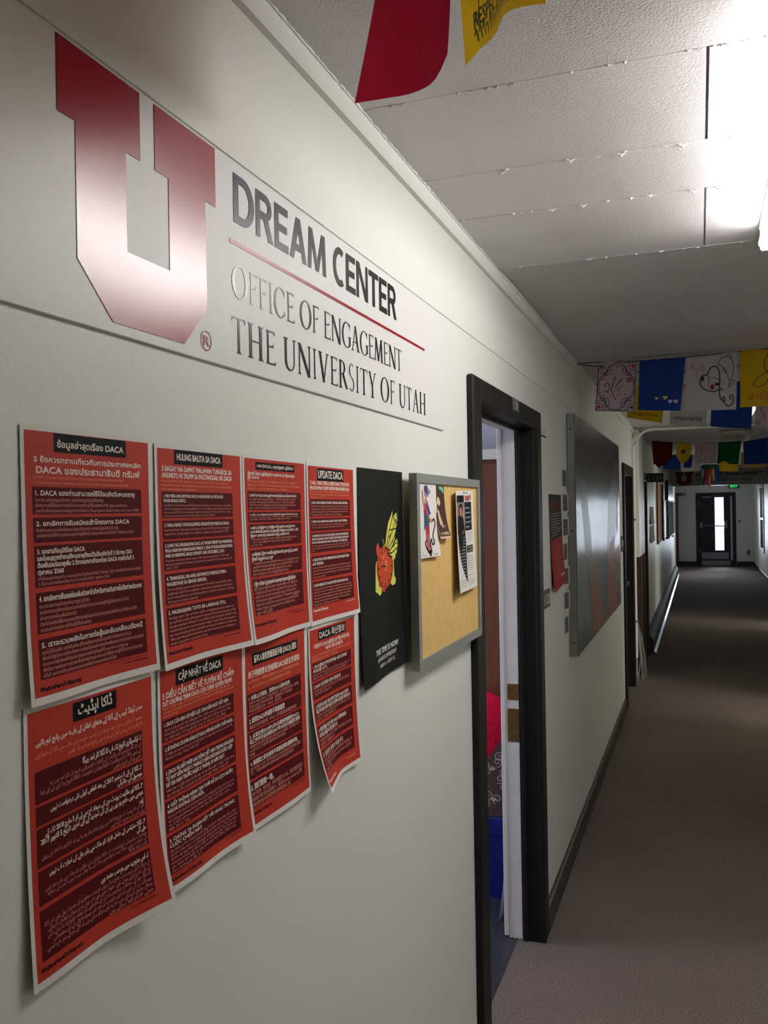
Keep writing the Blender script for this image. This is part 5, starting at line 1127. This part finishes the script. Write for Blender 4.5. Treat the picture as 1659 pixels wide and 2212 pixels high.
# doorways of the side rooms, on the right wall
for k, (a, b) in enumerate(((7.05, 7.95), (13.0, 13.9))):
    dd = sempty('door_%d' % (6 + k), (RX, (a + b) / 2, 0), 'open doorway on the right wall, ' + ('nearer one' if k == 0 else 'farther one'), 'doorway')
    mb = MB(); mb.bbox(RX - .02, RX + .001, a - .09, a + .002, 0, 2.13); mb.bbox(RX - .02, RX + .001, b - .002, b + .09, 0, 2.13); mb.bbox(RX - .0195, RX + .001, a, b, 2.045, 2.13); mb.build('door_casing', BLACKTRIM, dd)

# ------------------------------------------------------------------ ceiling fixtures
def fixture(y0, y1, tube, label):
    f = thing('ceiling_light', (.93, (y0 + y1) / 2, ZC), label, 'light', 'fluorescent strip fixtures on the ceiling')
    mb = MB(); mb.extrude([(.790, ZC - .002), (1.03, ZC - .002), (1.03, ZC - .018), (.96, ZC - .034), (.86, ZC - .034), (.790, ZC - .018)], 'y', y0 - .02, y1 + .02); fixn(mb.build('housing', FIXWHITE, f))
    for x in (.803, 1.017):
        mb = MB(); mb.tube([(x, y0, ZC - .060), (x, y1, ZC - .060)], .016, 14); mb.build('tube', tube, f, smooth=True)
    for y in (y0 - .012, y1 + .012):
        mb = MB(); mb.bbox(.792, 1.028, y - .009, y + .009, ZC - .080, ZC - .003, .004); mb.build('end_cap', FIXWHITE, f)
    return f
fixture(1.45, 2.63, TUBE, 'lit fluorescent ceiling strip at the right edge over the near ceiling')
fixture(6.28, 7.50, TUBE2, 'second fluorescent ceiling strip glowing behind the blue flag')
mb = MB(); loft(mb, [[(1.0 + r * cos(2 * pi * i / 36), 9.95 + r * sin(2 * pi * i / 36), z) for i in range(36)] for r, z in ((.165, ZC - .0015), (.168, ZC - .012), (.15, ZC - .03), (.10, ZC - .042), (.03, ZC - .047))])
dl = thing('ceiling_dome', (1.0, 9.95, ZC), 'round unlit dome fixture on the ceiling behind the flags', 'light')
mb.build('dome', M('opal_plastic', (196, 188, 172), rough=.4), dl, smooth=True)
mb = MB(); mb.tube([(1.0, 9.95, ZC - .046), (1.0, 9.95, ZC - .062)], .008, 8); mb.build('finial', STEEL, dl)

# ------------------------------------------------------------------ strings of cloth flags
def cloth(name, rgb, tr=.35): return M(name, rgb, rough=.9, spec=.1, noise=.06, nscale=60, trans=tr)
CRED = cloth('red_cotton', (150, 18, 40)); CYEL = cloth('yellow_cotton', (226, 184, 40)); CBLU = cloth('blue_cotton', (44, 72, 150)); CWHT = cloth('white_cotton', (212, 206, 206))
CGRN = cloth('green_cotton', (22, 96, 62)); CPNK = cloth('pinkish_white_cotton', (208, 186, 196)); CTAN = cloth('tan_cotton', (176, 140, 84)); CMAR = cloth('maroon_cotton', (104, 18, 34))
INKB = M('black_marker', (38, 32, 40)); INKP = M('purple_marker', (92, 66, 96)); INKR = M('red_marker', (176, 36, 58)); INKO = M('orange_marker', (190, 108, 40)); INKY = M('yellow_marker', (208, 196, 84)); INKG = M('green_marker', (84, 96, 40)); INKW = M('pale_marker', (200, 200, 220))
FINK = [INKB, INKP, INKR, INKO, INKY, INKG, INKW]
def flag(p0, p1, b0, b1, mat, label, wave=.008, ph=0.0, sag=0.0, edge=None, draw=None, hem=True):
    """cloth between its top corners p0,p1 and its foot corners b0,b1"""
    p0, p1, b0, b1 = (Vector(q) for q in (p0, p1, b0, b1))
    W = (p1 - p0).length; H = ((b0 - p0).length + (b1 - p1).length) / 2
    nrm = (p1 - p0).cross(Vector((0, 0, 1))).normalized()
    def fn(u, v):
        s = u / W; t = v / H
        q = (p0.lerp(p1, s)).lerp(b0.lerp(b1, s), t)
        q = q + nrm * (wave * (.3 + .7 * t) * sin(s * 5.5 + ph + t * 1.3)) - Vector((0, 0, sag * sin(pi * s) * t))
        if edge:
            e = edge(s, t); q = q + (p1 - p0).normalized() * e[0] + Vector((0, 0, e[1]))
        return q
    sh = Sheet(W, H, fn, lift=.0006)
    sh.rect(0, 0, W, H, 0, 0, W / 14)
    if hem: sh.rect(0, -.004, W, .010, 0, 1, W / 14)
    if draw: draw(sh, W, H)
    o = sh.build('flag', [mat] + FINK)
    return tag(o, label, 'flag', 'cloth flags strung across the corridor')
def cord(pts, label, r=.0022):
    mb = MB(); mb.tube(pts, r, 6); return tag(mb.build('cord', STRING), label, 'cord')
# nearest string, overhead
def yellow_scrawl(s, W, H):
    rr = random.Random(9)
    s.text('RESPECT FOR EVERYONE', W * .10, W * .96, H * .90, H * .10, 6, 1, bold=.02)
    for q in range(22):
        u = W * (.10 + .85 * q / 22); s.curve([(u, H * .93), (u + W * .012, H * (.90 + rr.uniform(-.01, .02))), (u + W * .03, H * .965)], .003, 6, 1, m=3)
    s.curve([(W * .10, H * .45), (W * .16, H * .62), (W * .15, H * .80), (W * .13, H * .90)], .002, 1, 1); s.curve([(W * .55, H * .55), (W * .56, H * .75)], .002, 1, 1)
flag((.205, 1.16, 2.475), (.375, .945, 2.470), (.182, 1.15, 2.316), (.374, .930, 2.214), CRED, 'deep red cloth flag hanging overhead at the top of the picture', wave=.007, ph=.5, sag=.006,
     edge=lambda s, t: (-.012 * max(0, 1 - s * 3) * t ** 3, .022 * max(0, s * 4 - 3) ** 2.5 * t ** 6))
flag((.382, .935, 2.468), (.540, .735, 2.462), (.388, .917, 2.226), (.517, .70, 2.136), CYEL, 'bright yellow cloth flag with green scrawl beside the overhead red flag', wave=.012, ph=2.2, sag=-.010,
     edge=lambda s, t: (0, -.010 * max(0, 1 - s * 7) * t ** 3), draw=yellow_scrawl)
cord([(.004, 1.05, 2.512), (.10, 1.08, 2.49), (.205, 1.155, 2.477), (.375, .945, 2.472), (.54, .735, 2.464), (.8, .40, 2.47), (1.3, -.25, 2.505), (2.04, -1.2, 2.51)], 'thin dark cord holding the overhead red and yellow flags')
# string of flags across the middle of the corridor
Y = 4.70
def d_mandala(s, W, H):
    s.stroke([(W * .02, H * .02), (W * .98, H * .02), (W * .98, H * .98), (W * .02, H * .98), (W * .02, H * .02)], .004, 1, 1)
    cx, cy = W * .5, H * .5
    for k in range(4):
        a = k * pi / 2
        for (rr, ww) in ((.31, .0045), (.275, .002)):
            ctr = (cx + W * .165 * cos(a), cy + H * .165 * sin(a))
            s.stroke([(ctr[0] + W * rr * cos(a + radians(t)), ctr[1] + H * rr * sin(a + radians(t))) for t in range(-80, 81, 10)], ww, 2, 1)
        ca = a + pi / 4; ctr = (cx + W * .58 * cos(ca), cy + H * .58 * sin(ca))
        for j in range(3): s.curve([(ctr[0] - .02 * cos(ca) * j - .03 * sin(ca), ctr[1] - .02 * sin(ca) * j + .03 * cos(ca)), (ctr[0] - (.02 * j + .02) * cos(ca), ctr[1] - (.02 * j + .02) * sin(ca)), (ctr[0] - .02 * cos(ca) * j + .03 * sin(ca), ctr[1] - .02 * sin(ca) * j - .03 * cos(ca))], .003, 1, 1)
        s.disc(ctr[0], ctr[1], .014, .014, 3 if k % 2 else 2, 1, 3, rot=ca)
    s.curve([(W * .20, H * .50), (W * .26, H * .42), (W * .34, H * .50), (W * .28, H * .60), (W * .18, H * .56)], .004, 1, 1)
    s.curve([(W * .36, H * .60), (W * .46, H * .40), (W * .48, H * .30), (W * .42, H * .36), (W * .40, H * .58), (W * .48, H * .74)], .003, 1, 1)
    s.curve([(W * .46, H * .58), (W * .52, H * .44), (W * .64, H * .34), (W * .54, H * .48), (W * .56, H * .58), (W * .66, H * .46)], .003, 1, 1)
    k = W * .13; u0 = W * .76; v0 = H * .32
    s.poly([(u0 + (p[0] - .731) / .3125 * k, v0 + (2.2345 - p[1]) / .282 * k) for p in U], 3, 1)
    for (a, b) in ((.3, .62), (.2, .68), (.6, .66), (.75, .66), (.5, .76), (.42, .25), (.4, .16), (.52, .1)): s.disc(W * a, H * b, .004, .004, 2, 1, 6)
    s.text('UTAH', W * .78, W * .90, H * .56, .014, 2, 1); s.text('DREAM', W * .10, W * .24, H * .36, .014, 3, 1); s.text('voices', W * .55, W * .72, H * .84, .014, 2, 1)
flag((.134, Y, 2.497), (.326, Y, 2.490), (.112, Y - .01, 2.241), (.314, Y - .01, 2.228), CPNK, 'pale flag with purple ring pattern and a small red U, leftmost of the middle string', wave=.006, draw=d_mandala)
def heart(s, cu, cv, r, mi, k=1): s.poly([(cu + r * .0625 * 16 * sin(t) ** 3, cv - r * .0625 * (13 * cos(t) - 5 * cos(2 * t) - 2 * cos(3 * t) - cos(4 * t))) for t in [2 * pi * i / 24 for i in range(24)]], mi, k)
def d_hearts(s, W, H):
    heart(s, W * .42, H * .76, .010, 5); heart(s, W * .62, H * .745, .013, 5); heart(s, W * .74, H * .82, .012, 7); heart(s, W * .87, H * .82, .012, 7); heart(s, W * .84, H * .66, .010, 2)
flag((.342, Y, 2.487), (.566, Y, 2.490), (.331, Y - .01, 2.236), (.539, Y - .01, 2.219), CBLU, 'blue flag with small yellow and white hearts on the middle string', wave=.009, ph=1.5, draw=d_hearts)
def d_dolphin(s, W, H):
    P = lambda l: [(W * a, H * b) for a, b in l]
    s.curve(P([(.63, .20), (.66, .10), (.76, .06), (.88, .10), (.93, .24), (.92, .38), (.87, .52)]), .003, 1, 1)
    s.curve(P([(.63, .20), (.70, .22), (.76, .30), (.82, .40), (.86, .52)]), .003, 1, 1); s.curve(P([(.78, .07), (.86, .02), (.88, .10)]), .003, 1, 1)
    s.curve(P([(.87, .52), (.84, .60), (.90, .56), (.96, .50), (.87, .47)]), .003, 1, 1); s.curve(P([(.74, .24), (.80, .34), (.72, .28)]), .0025, 1, 1)
    s.curve(P([(.66, .64), (.52, .66), (.36, .60), (.28, .48), (.32, .37), (.42, .35), (.44, .30), (.50, .22), (.60, .22), (.66, .34), (.67, .50), (.66, .64)]), .0055, 1, 1)
    s.curve(P([(.42, .35), (.46, .46), (.44, .58)]), .003, 1, 1); s.curve(P([(.46, .40), (.56, .42), (.66, .45)]), .003, 1, 1)
    s.poly(P([(.48, .60), (.50, .54), (.54, .52), (.56, .56), (.58, .60), (.54, .63)]), 3, 1); s.rect(W * .58, H * .51, W * .66, H * .56, 1, 1); s.disc(W * .33, H * .42, .009, .013, 1, 1, 12)
    s.curve(P([(.74, .66), (.70, .62), (.67, .68), (.70, .80), (.78, .85), (.76, .77), (.73, .81), (.79, .90), (.86, .94), (.94, .86), (.92, .74), (.87, .78), (.90, .82)]), .005, 1, 1)
    s.curve(P([(.08, .16), (.14, .20), (.20, .24), (.36, .28)]), .002, 3, 1); s.curve(P([(.24, .24), (.20, .32), (.24, .40)]), .002, 3, 1); s.curve(P([(.24, .24), (.30, .18), (.36, .26)]), .002, 3, 1); s.curve(P([(.08, .16), (.12, .13), (.14, .20), (.10, .22)]), .002, 3, 1)
flag((.574, Y, 2.490), (.812, Y, 2.499), (.556, Y - .01, 2.217), (.802, Y - .01, 2.212), CWHT, 'white flag with a drawn dolphin and heart on the middle string', wave=.006, ph=3, draw=d_dolphin)
def d_leaf(s, W, H):
    P = lambda l: [(W * a, H * b) for a, b in l]
    s.curve(P([(.23, .60), (.30, .50), (.42, .44), (.50, .40), (.52, .50), (.48, .58), (.36, .66), (.23, .60)]), .003, 1, 1)
    s.curve(P([(.50, .40), (.44, .28), (.50, .10), (.62, .06), (.72, .2), (.66, .36), (.50, .40)]), .003, 1, 1); s.curve(P([(.52, .42), (.7, .46), (.84, .58), (.7, .64), (.54, .52)]), .003, 1, 1)
    s.text('U-HERE', W * .16, W * .62, H * .88, H * .20, 4, 1); s.text('U', W * .16, W * .22, H * .88, H * .2, 6, 1)
flag((.826, Y, 2.500), (1.07, Y, 2.507), (.820, Y - .01, 2.220), (1.075, Y - .01, 2.226), CYEL, 'yellow flag with drawn leaves at the right edge of the middle string', wave=.007, ph=.6, draw=d_leaf)
cord([(.004, 4.74, 2.507), (.13, Y, 2.500), (.33, Y, 2.491), (.57, Y, 2.492), (.82, Y, 2.502), (1.08, Y, 2.509), (1.6, 4.66, 2.512), (2.04, 4.6, 2.515)], 'dark cord of the middle flag string')
cord([(.004, 4.75, 2.504), (.15, 4.74, 2.480), (.34, 4.74, 2.440), (.58, 4.74, 2.425), (.83, 4.74, 2.44), (1.3, 4.72, 2.48), (2.04, 4.65, 2.51)], 'second slack dark cord behind the middle flag string')
# string close behind it
Y = 5.65
def scr(t, mi=1):
    def f(s, W, H): s.text(t, W * .12, W * .88, H * .86, H * .16, mi, 1); s.text('=', W * .5, W * .6, H * .62, H * .1, mi, 1)
    return f
flag((.215, Y, 2.490), (.440, Y, 2.478), (.203, Y, 2.295), (.412, Y, 2.250), CYEL, 'yellow flag hanging behind the purple patterned and blue flags', ph=1, draw=scr('together', 6))
flag((.470, Y, 2.475), (.690, Y, 2.470), (.457, Y, 2.240), (.666, Y, 2.212), CWHT, 'white flag with faint lettering below the dolphin flag', ph=2, draw=scr('esperanza', 1))
flag((.705, Y, 2.470), (.940, Y, 2.472), (.692, Y, 2.214), (.920, Y, 2.190), CBLU, 'blue flag lit from behind by the ceiling strip', ph=.3)
def d_pink(s, W, H): s.curve([(W * .2, H * .2), (W * .1, H * .5), (W * .25, H * .8)], .004, 3, 1); s.text('U', W * .04, W * .12, H * .93, H * .14, 1, 1)
flag((.955, Y, 2.475), (1.18, Y, 2.485), (.940, Y, 2.195), (1.17, Y, 2.185), CPNK, 'pinkish white flag at the right edge behind the yellow leaf flag', ph=4, draw=d_pink)
cord([(.004, 5.6, 2.51), (.215, Y, 2.492), (.45, Y, 2.478), (.70, Y, 2.472), (.95, Y, 2.476), (1.2, Y, 2.487), (2.04, Y, 2.515)], 'dark cord of the second flag string just behind the middle one')
# farther strings
Y = 10.5
def fl(x0, x1, zt0, zt1, xb0, xb1, zb0, zb1, mat, label, y=None, **k):
    y = y or Y
    return flag((x0, y, zt0), (x1, y, zt1), (xb0, y, zb0), (xb1, y, zb1), mat, label, **k)
fl(.116, .346, 2.486, 2.462, .130, .330, 2.232, 2.262, CMAR, 'maroon flag with ragged foot on the far string', edge=lambda s, t: (0, -.055 * sin(pi * min(1, s * 1.1 + .05)) * t ** 2 + .012 * sin(17 * s) * t))
def d_eye(s, W, H): s.disc(W * .45, H * .42, W * .16, H * .13, 2, 1, 18); s.disc(W * .45, H * .42, W * .08, H * .06, 1, 2, 12)
fl(.405, .545, 2.446, 2.440, .385, .520, 2.232, 2.225, CYEL, 'yellow rounded flag with a dark disc on the far string', edge=lambda s, t: ((.5 - s) * .05 * t ** 3 + (s - .5) * .03 * sin(pi * t), .02 * (2 * s - 1) ** 2 * t), draw=d_eye)
def d_pinks(s, W, H):
    rr = random.Random(6)
    for q in range(5): s.curve([(W * (.1 + .18 * q), H * .2), (W * (.14 + .18 * q), H * .4), (W * (.08 + .18 * q), H * .6)], .004, 3, 1)
    for q in range(14): s.disc(W * rr.uniform(.1, .9), H * rr.uniform(.6, .9), .004, .004, 1 + q % 2, 1, 6)
fl(.587, .830, 2.446, 2.440, .570, .805, 2.218, 2.210, CPNK, 'pale pink flag with red scribbles on the far string', draw=d_pinks)
fl(.832, 1.072, 2.442, 2.446, .812, 1.036, 2.200, 2.190, CGRN, 'green flag with uneven foot on the far string', edge=lambda s, t: (0, .035 * sin(pi * min(1, max(0, s * 2 - .2))) * t ** 2))
fl(1.092, 1.345, 2.435, 2.470, 1.095, 1.345, 2.186, 2.190, CBLU, 'dark blue flag at the right end of the far string')
cord([(.004, 10.5, 2.514), (.2, Y, 2.480), (.5, Y, 2.449), (.9, Y, 2.446), (1.1, Y, 2.440), (1.35, Y, 2.474), (2.04, Y, 2.516)], 'dark cord of the far flag string by the round ceiling dome')
Y = 13.4
fl(.128, .372, 2.48, 2.478, .130, .365, 2.275, 2.268, CBLU, 'blue flag showing under the maroon flag')
fl(.425, .545, 2.475, 2.470, .415, .520, 2.290, 2.285, CBLU, 'narrow dark blue flag behind the yellow rounded flag')
fl(.376, .640, 2.46, 2.46, .376, .642, 2.235, 2.240, CWHT, 'white flag crossing the top of the far crimson U', y=13.43)
fl(.900, 1.140, 2.47, 2.47, .902, 1.150, 2.224, 2.214, CYEL, 'yellow flag under the green flag')
fl(1.185, 1.50, 2.47, 2.48, 1.19, 1.50, 2.262, 2.260, CTAN, 'tan flag under the dark blue flag')
cord([(.004, Y, 2.512), (.3, Y, 2.485), (.8, Y, 2.474), (1.5, Y, 2.486), (2.04, Y, 2.514)], 'dark cord of the farthest flag string')
# windsock of cloth tails
ws = thing('cloth_windsock', (.77, 14.2, 2.31), 'tattered windsock of green, red and blue cloth tails in front of the far lettering', 'windsock')
mb = MB(); loft(mb, [[(.785 + r * 1.0 * cos(2 * pi * i / 20), 14.2 + r * .5 * sin(2 * pi * i / 20), z) for i in range(20)] for r, z in ((.11, 2.36), (.13, 2.34), (.125, 2.30))], cap0=False, cap1=False); mb.build('collar', CGRN, ws, smooth=True)
rnd = random.Random(12)
for k, (x, ln, m_, wd_) in enumerate(((.665, .25, M('grey_green_cloth', (84, 100, 104)), .05), (.695, .25, CBLU, .035), (.745, .26, M('rust_red_cloth', (158, 52, 38)), .075), (.775, .30, M('rust_red_cloth', (158, 52, 38)), .06), (.82, .20, CTAN, .07), (.87, .23, CBLU, .04), (.90, .24, CBLU, .035))):
    mb = MB(); pts = []; n = 8
    vs = []; fs = []
    for i in range(n + 1):
        t = i / n; w = wd_ * (1 - .6 * t ** 2) * .5; cx = x + .02 * sin(3 * t + k) * t; z = 2.315 - ln * t
        for (ddx, ddy) in ((-w, 0), (0, -.012), (w, 0), (0, .012)): vs.append((cx + ddx, 14.2 + ddy + .02 * sin(2 * t + k), z))
    for i in range(n):
        for q in range(4): fs.append((i * 4 + q, i * 4 + (q + 1) % 4, (i + 1) * 4 + (q + 1) % 4, (i + 1) * 4 + q))
    mb.add(vs, fs); fixn(mb.build('tail', m_, ws))
mb = MB(); mb.tube([(.785, 14.2, 2.36), (.785, 14.2, 2.519)], .002, 5); mb.build('hanger', STRING, ws)
